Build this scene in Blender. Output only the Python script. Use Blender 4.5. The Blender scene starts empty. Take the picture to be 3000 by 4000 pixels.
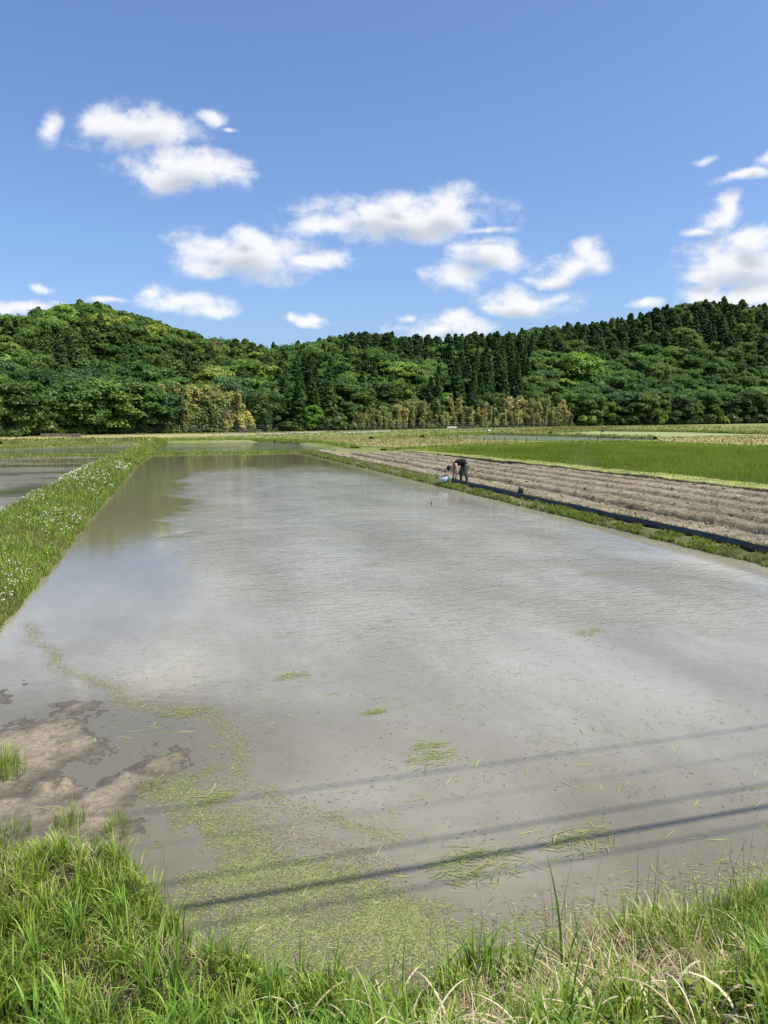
import bpy, bmesh, math, random
import numpy as np
from mathutils import Vector

random.seed(7)
rng = np.random.default_rng(11)
scene = bpy.context.scene
col = scene.collection
R = math.radians

# ------------------------------------------------------------------ camera
cam_d = bpy.data.cameras.new('camera')
cam = bpy.data.objects.new('camera', cam_d); col.objects.link(cam)
cam_d.sensor_fit = 'VERTICAL'; cam_d.sensor_height = 36.0; cam_d.lens = 26.0
cam_d.clip_start = 0.05; cam_d.clip_end = 5000
cam.location = (0, 0, 2.75)
CAM_YAW, CAM_PITCH = R(15.96), R(7.10)
cam.rotation_euler = (R(90) - CAM_PITCH, 0, -CAM_YAW)
scene.camera = cam

# ------------------------------------------------------------------ light
SUN_AZ, SUN_EL = R(130), R(61)          # clockwise from +Y (down the paddy)
EXPOSURE = 0.35
SKY_STRENGTH = 0.088
scene.view_settings.view_transform = 'Standard'
scene.view_settings.look = 'None'
scene.view_settings.exposure = EXPOSURE
scene.view_settings.gamma = 1.0
scene.view_settings.use_curve_mapping = False
scene.cycles.max_bounces = 6
scene.cycles.diffuse_bounces = 3
scene.cycles.glossy_bounces = 3
scene.cycles.transmission_bounces = 4
scene.cycles.transparent_max_bounces = 4
scene.cycles.caustics_reflective = False
scene.cycles.caustics_refractive = False

sun_d = bpy.data.lights.new('sun', 'SUN'); sun_d.energy = 5.0; sun_d.angle = R(0.53)
sun_d.color = (1.0, 0.95, 0.83)
sun = bpy.data.objects.new('sun', sun_d); col.objects.link(sun)
sv = Vector((math.sin(SUN_AZ) * math.cos(SUN_EL), math.cos(SUN_AZ) * math.cos(SUN_EL), math.sin(SUN_EL)))
sun.rotation_euler = sv.to_track_quat('Z', 'Y').to_euler()
sun.location = sv * 60
S_DX, S_DY = -sv.x / sv.z, -sv.y / sv.z   # where a shadow falls per metre of height

# ------------------------------------------------------------------ layout measured from the place (metres)
TREE_LINE = [(-0.3, -43.998, 100.991, 0.2), (-0.267, -42.644, 103.724, 0.2), (-0.233, -41.093, 106.4, 0.2), (-0.2, -39.343, 109.02, 0.2), (-0.167, -37.396, 111.584, 0.2),
 (-0.133, -35.25, 114.09, 0.2), (-0.1, -32.986, 116.823, 0.2), (-0.067, -30.507, 119.494, 0.2), (-0.033, -27.813, 122.104, 0.2), (0.0, -24.905, 124.653, 0.2),
 (0.033, -22.157, 129.328, 0.2), (0.067, -19.062, 133.903, 0.2), (0.1, -15.621, 138.379, 0.2), (0.133, -11.833, 142.756, 0.2), (0.167, -7.613, 145.413, 0.2),
 (0.2, -3.147, 147.999, 0.2), (0.233, 1.563, 150.515, 0.2), (0.267, 6.526, 153.107, 0.2), (0.3, 11.753, 155.773, 0.2), (0.333, 17.246, 158.362, 0.221),
 (0.367, 23.002, 160.876, 0.256), (0.4, 29.022, 163.315, 0.297), (0.433, 35.307, 165.678, 0.344), (0.467, 41.856, 167.965, 0.397), (0.5, 48.669, 170.177, 0.457),
 (0.533, 55.746, 172.314, 0.523), (0.567, 63.088, 174.374, 0.595), (0.6, 70.693, 176.36, 0.676), (0.633, 78.563, 178.269, 0.748), (0.667, 86.697, 180.103, 0.819),
 (0.7, 95.096, 181.862, 0.893), (0.733, 103.758, 183.545, 0.969), (0.767, 112.55, 184.931, 1.047), (0.8, 121.589, 186.246, 1.128), (0.833, 130.877, 187.49, 1.212),
 (0.867, 140.412, 188.664, 1.297), (0.9, 150.194, 189.766, 1.386), (0.933, 160.224, 190.798, 1.476), (0.967, 170.502, 191.759, 1.57), (1.0, 181.028, 192.649, 1.665),
 (1.033, 190.998, 192.658, 1.758), (1.067, 201.15, 192.615, 1.853), (1.1, 211.483, 192.52, 1.95), (1.133, 221.998, 192.373, 2.0), (1.167, 231.525, 191.209, 2.0),
 (1.2, 241.151, 190.016, 2.0), (1.233, 250.877, 188.795, 2.0), (1.267, 260.701, 187.545, 2.0), (1.3, 270.624, 186.267, 2.0), (1.333, 280.647, 184.961, 2.0)]
RIDGE_TOPS = [(-0.3, -98.348, 225.744, 22.601), (-0.267, -93.258, 226.831, 22.857), (-0.233, -88.006, 227.871, 23.112), (-0.2, -82.593, 228.866, 23.368), (-0.167, -77.019, 229.814, 23.623),
 (-0.133, -71.283, 230.716, 23.878), (-0.1, -65.465, 231.855, 24.16), (-0.067, -59.47, 232.942, 24.808), (-0.033, -53.297, 233.979, 27.237), (0.0, -46.945, 234.965, 29.271),
 (0.033, -40.493, 236.352, 32.525), (0.067, -33.836, 237.68, 34.49), (0.1, -26.974, 238.949, 36.44), (0.133, -19.906, 240.159, 37.151), (0.167, -12.548, 239.689, 35.395),
 (0.2, -5.087, 239.19, 32.68), (0.233, 2.479, 238.661, 29.7), (0.267, 10.134, 237.779, 27.959), (0.3, 17.884, 237.019, 27.042), (0.333, 25.726, 236.232, 25.959),
 (0.367, 33.66, 235.419, 25.368), (0.4, 41.687, 234.58, 26.909), (0.433, 50.349, 236.263, 28.612), (0.467, 59.276, 237.87, 30.006), (0.5, 68.467, 239.402, 30.943),
 (0.533, 77.922, 240.858, 30.24), (0.567, 87.641, 242.239, 30.477), (0.6, 99.058, 247.121, 32.07), (0.633, 110.993, 251.855, 33.425), (0.667, 123.445, 256.442, 35.378),
 (0.7, 136.414, 260.88, 37.33), (0.733, 149.901, 265.17, 39.28), (0.767, 163.77, 269.091, 41.569), (0.8, 177.173, 271.387, 43.751), (0.833, 190.965, 273.572, 46.679),
 (0.867, 205.147, 275.645, 50.64), (0.9, 219.717, 277.607, 53.494), (0.933, 234.677, 279.458, 55.212), (0.967, 250.026, 281.197, 54.367), (1.0, 265.765, 282.826, 54.344),
 (1.033, 279.367, 281.796, 52.133), (1.067, 293.152, 280.714, 49.889), (1.1, 307.117, 279.58, 47.638), (1.133, 321.265, 278.394, 45.347), (1.167, 334.425, 276.191, 44.577),
 (1.2, 347.684, 273.959, 44.753), (1.233, 361.042, 271.699, 44.928), (1.267, 374.499, 269.41, 45.104), (1.3, 388.055, 267.093, 45.279), (1.333, 401.71, 264.748, 45.455)]
FIELDS = {'hay_left': [(-13.32, 126.99), (-1.25, 134.19), (15.23, 140.32), (13.43, 123.82), (-1.05, 111.13), (-12.03, 105.5)],
 'paddy_pale': [(34.92, 101.89), (51.16, 115.99), (65.79, 97.26), (61.71, 85.41), (58.16, 79.97), (45.32, 80.02), (41.07, 82.36), (37.66, 93.87)],
 'paddy_sage': [(65.17, 119.66), (81.16, 130.39), (101.07, 101.76), (93.13, 93.75), (67.6, 89.52), (58.54, 103.42)],
 'paddy_upper': [(85.62, 124.96), (95.03, 119.96), (75.14, 73.77), (105.11, 103.1), (92.19, 116.31)],
 'straw_field': [(59.4, 81.68), (69.45, 87.56), (95.97, 94.11), (56.71, 55.5), (56.55, 67.14), (55.85, 74.86)],
 'straw_strip': [(97.56, 114.08), (112.73, 110.7), (75.14, 73.77), (94.77, 109.55)],
 'tan_field': [(15.58, 101.88), (28.36, 106.05), (34.41, 95.04), (40.64, 81.49), (20.33, 65.9), (17.79, 69.4), (17.33, 88.87)],
 'verge_left': [(-27.56, 107.31), (-22.99, 114.32), (-16.85, 128.0), (-13.11, 125.0), (-16.91, 106.89), (-21.95, 85.35)],
 'weed_field': [(57.18, 123.94), (96.21, 170.08), (101.07, 152.6), (82.39, 132.38), (67.12, 123.26)]}
LEVEES = {'l1': [(62.01, 113.86), (77.47, 124.46), (96.8, 97.47)],
 'l2': [(33.06, 96.46), (48.55, 110.08), (54.93, 97.03), (58.99, 81.12)],
 'l3': [(81.8, 119.39), (87.02, 109.79), (87.97, 88.55)],
 'l4': [(12.45, 91.8), (14.4, 84.53), (15.7, 64.95)],
 'l5': [(-0.92, 96.2), (6.02, 97.78), (12.77, 94.17)],
 'l6': [(-15.3, 75.86), (-11.64, 80.93), (-3.02, 86.69)],
 'l7': [(24.78, 92.64), (33.5, 97.74), (46.51, 105.43)],
 'l8': [(-17.72, 87.98), (-10.5, 92.0), (-1.53, 96.4)],
 'rice_back': [(17.2, 60.16), (19.63, 60.65), (29.17, 66.08), (41.25, 72.84), (49.82, 71.2), (50.2, 63.24), (52.29, 52.54)]}
CHANNELS = [[(6.8, 127.1), (12.04, 129.05)], [(13.86, 125.81), (20.2, 132.01)], [(20.99, 134.14), (28.12, 141.04)], [(29.72, 131.78), (39.0, 140.02)], [(37.68, 140.88), (42.27, 144.04)]]
TRACK = [(-3.23, 147.41), (11.89, 158.38), (29.25, 149.89), (46.58, 162.87), (69.08, 164.12), (87.97, 175.12), (110.5, 188.19)]
POSTS = [(38.67, 79.19, 0.53), (43.65, 83.62, 0.24), (34.03, 89.0, 0.38), (35.55, 89.66, 0.38), (36.07, 88.32, 0.37), (35.5, 84.14, 0.45), (36.23, 82.87, 0.47), (37.04, 81.62, 0.46),
 (37.44, 79.56, 0.42), (39.87, 78.82, 0.36), (50.86, 83.41, 0.38), (52.4, 84.0, 0.42), (52.53, 83.96, 0.42), (53.22, 81.57, 0.4), (53.11, 77.58, 0.44), (56.76, 74.58, 0.39),
 (56.6, 70.3, 0.47), (55.39, 64.88, 0.5), (58.27, 64.06, 0.45)]
ENERGIZER = (54.58, 86.7)
AT_WALL_LEFT = [(-18.6, 119.42), (-13.04, 119.54)]
AT_WALL_MID = [(13.15, 154.66), (28.34, 166.21)]
AT_WALL_RIGHT = [(66.01, 167.07), (70.54, 167.29)]
AT_WHITE = [(63.26, 174.8), (65.92, 171.98), (68.28, 174.57), (59.25, 133.0)]
AT_FAR_WHITE = [(103.85, 163.42), (210.67, 266.6)]
MUD = [[(-1.84, 6.88), (-1.42, 7.16), (-1.17, 7.21), (-0.85, 6.94), (-0.78, 6.63), (-0.6, 6.58), (-0.64, 6.28), (-0.89, 6.02), (-1.06, 5.81), (-1.58, 5.8)],
 [(-0.72, 5.68), (-0.42, 5.98), (-0.03, 6.31), (0.1, 6.17), (0.05, 5.85), (-0.18, 5.52), (-0.32, 5.29), (-0.21, 4.91), (-0.67, 4.8), (-1.38, 5.0), (-1.57, 5.76), (-0.94, 5.62)],
 [(-2.1, 7.54), (-2.3, 8.29), (-1.57, 8.16), (-1.57, 7.72)], [(-1.11, 7.29), (-1.01, 7.56), (-0.69, 7.44), (-0.76, 7.16)]]
MAT = [(-0.15, 5.64), (0.07, 5.98), (0.13, 5.43), (0.24, 4.99), (0.69, 4.53), (1.15, 4.03), (1.43, 3.47), (1.5, 3.29), (1.23, 3.33), (0.95, 3.31), (0.57, 3.38), (0.2, 3.62), (0.03, 4.0),
 (0.05, 4.54), (-0.04, 5.03)]
SCUM = [[(-1.97, 10.83), (-1.51, 9.2), (-0.98, 8.23), (-0.35, 7.24), (0.28, 6.8), (0.42, 5.93), (0.53, 5.44), (0.85, 4.96), (1.22, 4.57), (1.51, 4.36)],
 [(0.23, 5.57), (0.25, 5.24), (0.47, 4.89), (0.84, 4.46), (1.15, 4.03)]]
CLUMPS = [(0.05, 6.96, 0.32), (1.97, 5.44, 0.36), (2.02, 5.65, 0.2), (1.79, 3.94, 0.42), (2.49, 4.02, 0.38), (1.64, 4.05, 0.3), (5.15, 8.28, 0.35), (1.17, 7.7, 0.3), (1.78, 6.5, 0.16),
 (0.25, 5.28, 0.2)]
REED = (1.53, 2.57)
CLOUDS = [(-0.1266, 0.3465, 0.0151, 0.0197, -0.0, 0.905), (-0.0202, 0.3496, 0.069, 0.0268, -0.1396, 1.0), (-0.0573, 0.3534, 0.032, 0.0186, -0.0, 1.0),
 (0.0333, 0.3083, 0.0742, 0.0232, -0.0, 1.0), (-0.003, 0.2988, 0.0334, 0.0175, -0.0, 1.0), (0.0634, 0.3755, 0.0255, 0.0137, -0.2094, 0.924),
 (0.0841, 0.3639, 0.016, 0.005, -0.0, 0.886), (0.3029, 0.2605, 0.1015, 0.0287, -0.0, 1.1), (0.2098, 0.2501, 0.0601, 0.0127, 0.0524, 1.0),
 (0.3597, 0.2683, 0.0475, 0.0229, -0.0, 1.1), (0.4105, 0.244, 0.0382, 0.0069, -0.0, 0.924), (0.2908, 0.2824, 0.0371, 0.016, -0.0, 1.0), (0.2518, 0.2691, 0.03, 0.0144, -0.0, 1.0),
 (0.1054, 0.2138, 0.0891, 0.0264, -0.0, 1.1), (0.0469, 0.1942, 0.0464, 0.0148, 0.1396, 1.0), (0.1794, 0.2131, 0.0451, 0.0116, -0.0, 0.962),
 (0.1001, 0.2382, 0.0323, 0.0143, -0.0, 1.0), (0.0649, 0.2235, 0.0261, 0.0136, -0.0, 1.0), (0.4081, 0.2135, 0.0425, 0.0231, 0.1745, 1.0),
 (0.3727, 0.1828, 0.0419, 0.0187, -0.0, 0.981), (0.5193, 0.1977, 0.0479, 0.0136, 0.2618, 1.0), (0.5444, 0.2077, 0.0235, 0.0135, -0.0, 1.0),
 (0.4909, 0.1853, 0.0316, 0.0092, 0.1745, 0.924), (0.4625, 0.1556, 0.0581, 0.0174, -0.0, 1.0), (0.5002, 0.1619, 0.023, 0.0104, -0.0, 0.962),
 (0.442, 0.1444, 0.0354, 0.0117, -0.0, 0.962), (0.0227, 0.1502, 0.0578, 0.0115, -0.1396, 0.943), (0.0483, 0.1431, 0.0361, 0.0104, -0.0, 0.981),
 (-0.0108, 0.159, 0.0225, 0.0079, -0.0, 0.886), (0.1754, 0.1308, 0.04, 0.0083, -0.0, 0.981), (0.1936, 0.1352, 0.0194, 0.0083, -0.0, 1.0),
 (0.1513, 0.134, 0.0144, 0.0071, -0.0, 1.0), (0.3522, 0.118, 0.0605, 0.0143, -0.0, 1.0), (0.3733, 0.1285, 0.0254, 0.0119, -0.0, 1.0), (0.3002, 0.1303, 0.0159, 0.0066, -0.0, 0.924),
 (-0.1465, 0.1544, 0.0173, 0.0086, -0.1745, 0.886), (-0.1654, 0.1284, 0.0406, 0.0097, -0.0, 0.943), (-0.1142, 0.1369, 0.037, 0.0055, -0.0, 0.848),
 (0.6896, 0.2399, 0.0299, 0.0159, 0.4363, 1.0), (0.6725, 0.2289, 0.0254, 0.007, -0.0, 0.924), (0.6991, 0.2494, 0.0159, 0.0127, -0.0, 0.981),
 (0.7197, 0.1883, 0.0577, 0.0254, 0.1745, 1.1), (0.7354, 0.2131, 0.0287, 0.0199, -0.0, 1.1), (0.68, 0.1799, 0.0279, 0.0119, -0.0, 0.962), (0.717, 0.147, 0.0629, 0.014, -0.0, 1.0),
 (0.6157, 0.1477, 0.0215, 0.0101, -0.0, 0.943), (0.6721, 0.1533, 0.0216, 0.0131, -0.0, 0.981), (0.7147, 0.2803, 0.0314, 0.0083, 0.2094, 0.886),
 (0.7283, 0.2964, 0.0134, 0.0103, 0.6981, 0.848), (0.6611, 0.3054, 0.0173, 0.0048, 0.5236, 0.753), (-0.0741, 0.1485, 0.0325, 0.005, -0.0, 0.81)]


# ------------------------------------------------------------------ node helpers
class NT:
    def __init__(self, tree): self.t = tree; self.n = tree.nodes; self.l = tree.links
    def new(self, typ, **kw):
        nd = self.n.new(typ)
        for k, v in kw.items(): setattr(nd, k, v)
        return nd
    def put(self, sock, v):
        if isinstance(v, bpy.types.NodeSocket): self.l.new(v, sock)
        elif v is not None: sock.default_value = v
    def math(self, op, a, b=None, c=None, clamp=False):
        m = self.new('ShaderNodeMath', operation=op); m.use_clamp = clamp
        self.put(m.inputs[0], a); self.put(m.inputs[1], b); self.put(m.inputs[2], c)
        return m.outputs[0]
    def vmath(self, op, a, b=None, out=0):
        m = self.new('ShaderNodeVectorMath', operation=op)
        self.put(m.inputs[0], a); self.put(m.inputs[1], b)
        return m.outputs[out]
    def noise(self, vec, scale, detail=4, rough=.5, dist=0, lac=2.0):
        m = self.new('ShaderNodeTexNoise')
        self.put(m.inputs['Vector'], vec); m.inputs['Scale'].default_value = scale
        m.inputs['Detail'].default_value = detail; m.inputs['Roughness'].default_value = rough
        m.inputs['Distortion'].default_value = dist; m.inputs['Lacunarity'].default_value = lac
        return m
    def smooth(self, v, a, b, lo=0.0, hi=1.0):
        m = self.new('ShaderNodeMapRange', interpolation_type='SMOOTHSTEP')
        self.put(m.inputs[0], v)
        for i, x in enumerate((a, b, lo, hi)): self.put(m.inputs[i + 1], x)
        return m.outputs[0]
    def mix(self, f, a, b, mode='MIX'):
        m = self.new('ShaderNodeMix', data_type='RGBA', blend_type=mode)
        self.put(m.inputs[0], f)
        for s, v in ((m.inputs[6], a), (m.inputs[7], b)):
            if isinstance(v, tuple) and len(v) == 3: v = (*v, 1)
            self.put(s, v)
        return m.outputs[2]
    def ramp(self, f, stops):
        m = self.new('ShaderNodeValToRGB'); self.put(m.inputs[0], f)
        e = m.color_ramp.elements
        while len(e) < len(stops): e.new(0.5)
        for i, (p, c) in enumerate(stops):
            e[i].position = p; e[i].color = (*c, 1) if len(c) == 3 else c
        return m.outputs[0]
    def mapping(self, vec, loc=(0, 0, 0), rot=(0, 0, 0), scale=(1, 1, 1), kind='POINT'):
        m = self.new('ShaderNodeMapping', vector_type=kind); self.put(m.inputs[0], vec)
        m.inputs[1].default_value = loc; m.inputs[2].default_value = rot; m.inputs[3].default_value = scale
        return m.outputs[0]

# ------------------------------------------------------------------ world: clear sky with fair weather clouds
world = bpy.data.worlds.new('World'); world.use_nodes = True
def build_world():
    w = NT(world.node_tree); w.n.clear()
    SU, SV = 1.28, 1.36
    tc = w.new('ShaderNodeTexCoord'); sep = w.new('ShaderNodeSeparateXYZ'); w.l.new(tc.outputs['Generated'], sep.inputs[0])
    x, y, z = sep.outputs
    hyp = w.math('SQRT', w.math('ADD', w.math('MULTIPLY', x, x), w.math('MULTIPLY', y, y)))
    hyp = w.math('MAXIMUM', hyp, 0.02)
    u = w.math('ARCTAN2', x, y); v = w.math('DIVIDE', z, hyp)
    cmb = w.new('ShaderNodeCombineXYZ'); w.put(cmb.inputs[0], u); w.put(cmb.inputs[1], v)
    P = cmb.outputs[0]
    sky = w.new('ShaderNodeTexSky', sky_type='NISHITA')
    sky.sun_disc = False; sky.sun_elevation = SUN_EL; sky.sun_rotation = SUN_AZ
    sky.air_density = 1.0; sky.dust_density = 2.2; sky.ozone_density = 1.4; sky.altitude = 100
    tint = w.mix(1.0, sky.outputs[0], SKY_TINT, 'MULTIPLY')
    def background(c):
        bg = w.new('ShaderNodeBackground'); bg.inputs[1].default_value = SKY_STRENGTH; w.l.new(c, bg.inputs[0]); return bg.outputs[0]
    clear = background(tint)
    def choose(f, a, b):      # only the chosen half of the sky is evaluated
        m = w.new('ShaderNodeMixShader'); w.put(m.inputs[0], f); w.l.new(a, m.inputs[1]); w.l.new(b, m.inputs[2]); return m.outputs[0]
    def clouds(ells=None):
        grp = bpy.data.node_groups.new('clouds', 'ShaderNodeTree')
        for nm, ty in (('P', 'NodeSocketVector'), ('u', 'NodeSocketFloat'), ('v', 'NodeSocketFloat'), ('sky', 'NodeSocketColor')):
            grp.interface.new_socket(nm, in_out='INPUT', socket_type=ty)
        grp.interface.new_socket('out', in_out='OUTPUT', socket_type='NodeSocketShader')
        w = NT(grp); gi = w.new('NodeGroupInput'); go = w.new('NodeGroupOutput'); P, u, v, tint = gi.outputs[:4]
        def bodies(P0, ells, dv=(0, 0)):
            acc = None
            for i, (cu, cv, ru, rv, rot, wt) in enumerate(ells):
                su, sw = 1 / (ru * SU), 1 / (rv * SV)
                q = w.new('ShaderNodeVectorMath', operation='MULTIPLY_ADD')
                w.put(q.inputs[0], P0); w.put(q.inputs[1], (su, sw, 1)); w.put(q.inputs[2], ((dv[0] - cu) * su, (dv[1] - cv) * sw, 0))
                d = w.math('SUBTRACT', wt, w.vmath('LENGTH', q.outputs[0], out=1))
                acc = d if acc is None else w.math('SMOOTH_MAX', acc, d, 0.14)
            return acc
        st = w.mapping(P, scale=(1, 1.3, 1))
        if ells is not None:
            wn = w.noise(st, 9, 1, .55)
            off = w.vmath('MULTIPLY', w.vmath('SUBTRACT', wn.outputs['Color'], (.5, .5, .5)), (.07, .04, 0))
            PW = w.vmath('ADD', P, off)
            d0 = bodies(PW, ells)
            big = [c for c in ells if c[5] > .8]
            d1 = bodies(PW, big, (.008, .020)) if big else d0
        else:
            far = w.noise(w.mapping(P, scale=(1, 2.2, 1)), 3.2, 2, .5).outputs[0]
            far = w.math('MULTIPLY_ADD', w.math('SUBTRACT', far, .60), 5.0, 0.0)
            du = w.math('ABSOLUTE', w.math('SUBTRACT', u, CAM_YAW))
            side = w.math('MAXIMUM', w.smooth(du, .62, .8), w.smooth(v, .62, .8))
            d0 = w.math('ADD', far, w.smooth(side, 0, 1, -3, 0)); d1 = w.math('SUBTRACT', d0, .1)
        n1 = w.math('SUBTRACT', w.noise(st, 21, 8, .64, .15).outputs[0], .5)
        k0 = w.math('MULTIPLY_ADD', n1, 2.0, d0)
        k1 = w.math('MULTIPLY_ADD', n1, .9, d1)
        alpha = w.smooth(k0, -.05, .82)
        alpha = w.math('MULTIPLY', alpha, w.smooth(d0, -.4, .2))
        alpha = w.math('MULTIPLY', alpha, w.smooth(v, .0, .06))
        thick = w.smooth(k1, .35, 1.05)
        L = CLOUD_L
        cc = w.mix(thick, (L, L, L * 1.01), (L * .62, L * .66, L * .72))
        bg = w.new('ShaderNodeBackground'); bg.inputs[1].default_value = SKY_STRENGTH; w.l.new(w.mix(w.math('MULTIPLY', alpha, .92), tint, cc), bg.inputs[0])
        w.l.new(bg.outputs[0], go.inputs[0])
        return grp
    def use(grp):
        nd = w.new('ShaderNodeGroup'); nd.node_tree = grp
        for i, sck in enumerate((P, u, v, tint)): w.l.new(sck, nd.inputs[i])
        return nd.outputs[0]
    def ext(c): 
        e = c[5] + .5; return (c[0] - c[2] * SU * e - .045, c[0] + c[2] * SU * e + .045, c[1] - c[3] * SV * e - .03, c[1] + c[3] * SV * e + .03)
    def split(ells, box, depth):
        if not ells: return clear
        if len(ells) <= 6 or depth == 0: return use(clouds(ells))
        best = None
        for ax in (0, 1):
            for q in np.linspace(.15, .85, 15):
                cut = box[2 * ax] + (box[2 * ax + 1] - box[2 * ax]) * q
                lo = [c for c in ells if ext(c)[2 * ax] < cut]; hi = [c for c in ells if ext(c)[2 * ax + 1] > cut]
                sc_ = len(lo) ** 1.5 * q + len(hi) ** 1.5 * (1 - q)
                if best is None or sc_ < best[0]: best = (sc_, ax, cut, lo, hi)
        _, ax, cut, lo, hi = best
        bl = list(box); bh = list(box); bl[2 * ax + 1] = cut; bh[2 * ax] = cut
        return choose(w.math('GREATER_THAN', (u, v)[ax], cut), split(lo, bl, depth - 1), split(hi, bh, depth - 1))
    box = [min(ext(c)[0] for c in CLOUDS), max(ext(c)[1] for c in CLOUDS), 0.0, max(ext(c)[3] for c in CLOUDS)]
    near = split(CLOUDS, box, 5)
    du = w.math('ABSOLUTE', w.math('SUBTRACT', u, CAM_YAW))
    near = choose(w.math('GREATER_THAN', v, box[3]), near, clear)
    out = w.math('MAXIMUM', w.math('GREATER_THAN', du, .62), w.math('GREATER_THAN', v, .62))
    allsky = choose(out, near, use(clouds()))
    allsky = choose(w.math('GREATER_THAN', v, 0.0), clear, allsky)
    o = w.new('ShaderNodeOutputWorld'); w.l.new(allsky, o.inputs[0])
SKY_TINT = (1.14, 1.34, 1.70); CLOUD_L = 9.0
build_world()
scene.world = world
world.cycles.sampling_method = 'MANUAL'; world.cycles.sample_map_resolution = 512

# ------------------------------------------------------------------ materials
def mat(name):
    m = bpy.data.materials.new(name); m.use_nodes = True
    t = NT(m.node_tree); b = t.n['Principled BSDF']
    return m, t, b
def pos(t): return t.new('ShaderNodeNewGeometry').outputs['Position']
def bump(t, b, h, strength=.5, dist=.02):
    n = t.new('ShaderNodeBump'); n.inputs['Strength'].default_value = strength; n.inputs['Distance'].default_value = dist
    t.put(n.inputs['Height'], h); t.l.new(n.outputs[0], b.inputs['Normal']); return n
def simple(name, c, rough=.6, spec=.4, var=.15, scale=8.0, metal=0.0):
    m, t, b = mat(name)
    n = t.noise(t.new('ShaderNodeTexCoord').outputs['Object'], scale, 5, .6).outputs[0]
    f = t.smooth(n, .3, .7)
    t.put(b.inputs['Base Color'], t.mix(f, tuple(x * (1 - var) for x in c), tuple(x * (1 + var) for x in c)))
    b.inputs['Roughness'].default_value = rough; b.inputs['Specular IOR Level'].default_value = spec
    b.inputs['Metallic'].default_value = metal
    return m
def leafy(name, trans=.3, rough=.55, spec=.25, use_obj=True, c=(.1, .15, .04), tscale=(1.25, 1.35, .7)):
    """foliage: colour of the plant (object colour) times the small variation stored per leaf"""
    m, t, b = mat(name)
    at = t.new('ShaderNodeAttribute'); at.attribute_name = 'Col'
    if use_obj:
        oi = t.new('ShaderNodeObjectInfo'); base = t.mix(1.0, oi.outputs['Color'], at.outputs['Color'], 'MULTIPLY')
        vr = t.new('ShaderNodeCombineXYZ'); q = t.smooth(oi.outputs['Random'], 0, 1, .78, 1.2); t.put(vr.inputs[0], t.math('MULTIPLY', q, t.smooth(oi.outputs['Random'], .2, .9, .86, 1.05))); t.put(vr.inputs[1], q); t.put(vr.inputs[2], q)
        base = t.mix(1.0, base, vr.outputs[0], 'MULTIPLY')
    else: base = at.outputs['Color']
    t.put(b.inputs['Base Color'], base); b.inputs['Roughness'].default_value = rough; b.inputs['Specular IOR Level'].default_value = spec
    tr = t.new('ShaderNodeBsdfTranslucent'); t.put(tr.inputs[0], t.mix(1.0, base, tscale, 'MULTIPLY'))
    mx = t.new('ShaderNodeMixShader'); mx.inputs[0].default_value = trans
    t.l.new(b.outputs[0], mx.inputs[1]); t.l.new(tr.outputs[0], mx.inputs[2])
    t.l.new(mx.outputs[0], t.n['Material Output'].inputs[0])
    return m
M = {}
M['leaf'] = leafy('leaf', .30)
M['grass'] = leafy('grass_blades', .40, .42, .35, use_obj=False)
M['dry'] = leafy('dry_straw', .15, .6, .25, use_obj=False, tscale=(1, .95, .8))
M['bark'] = simple('bark', (.10, .075, .055), .9, .1, .35, 3)
M['culm'] = simple('bamboo_culm', (.16, .17, .07), .5, .3, .2, 2)
M['sheet'] = simple('black_plastic_sheet', (.034, .040, .046), .32, .5, .25, 3)
M['skin'] = simple('skin', (.42, .22, .145), .55, .4, .08, 12)
M['black_cloth'] = simple('black_cloth', (.012, .012, .014), .85, .15, .3, 30)
M['trousers'] = simple('olive_cloth', (.105, .108, .085), .85, .15, .25, 14)
M['boot'] = simple('rubber_boot', (.030, .036, .042), .4, .5, .2, 10)
M['hair'] = simple('dark_hair', (.010, .009, .009), .55, .35, .3, 60)
M['glove'] = simple('work_glove', (.035, .03, .028), .8, .2, .5, 25)
M['white_cloth'] = simple('white_cloth', (.75, .75, .73), .85, .2, .06, 20)
M['post'] = simple('weathered_post', (.06, .055, .045), .8, .2, .3, 20)
M['box'] = simple('dark_plastic_box', (.035, .042, .050), .45, .45, .2, 14)
M['grey'] = simple('grey_plastic', (.22, .25, .28), .5, .4, .1, 14)
M['concrete'] = simple('pale_concrete', (.34, .33, .28), .9, .2, .18, 1.5)
M['darkconcrete'] = simple('stained_concrete', (.14, .115, .10), .95, .1, .4, 1.2)
M['rust'] = simple('brown_boards', (.085, .060, .045), .9, .15, .35, 1.5)
M['white'] = simple('white_panel', (.72, .72, .68), .6, .4, .08, 2)
M['cable'] = simple('cable', (.02, .02, .02), .5, .4)
M['pole'] = simple('concrete_pole', (.40, .39, .37), .85, .2, .1, 2)
M['wire'] = simple('steel_wire', (.25, .25, .25), .4, .5, .1, 5, .8)

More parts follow.
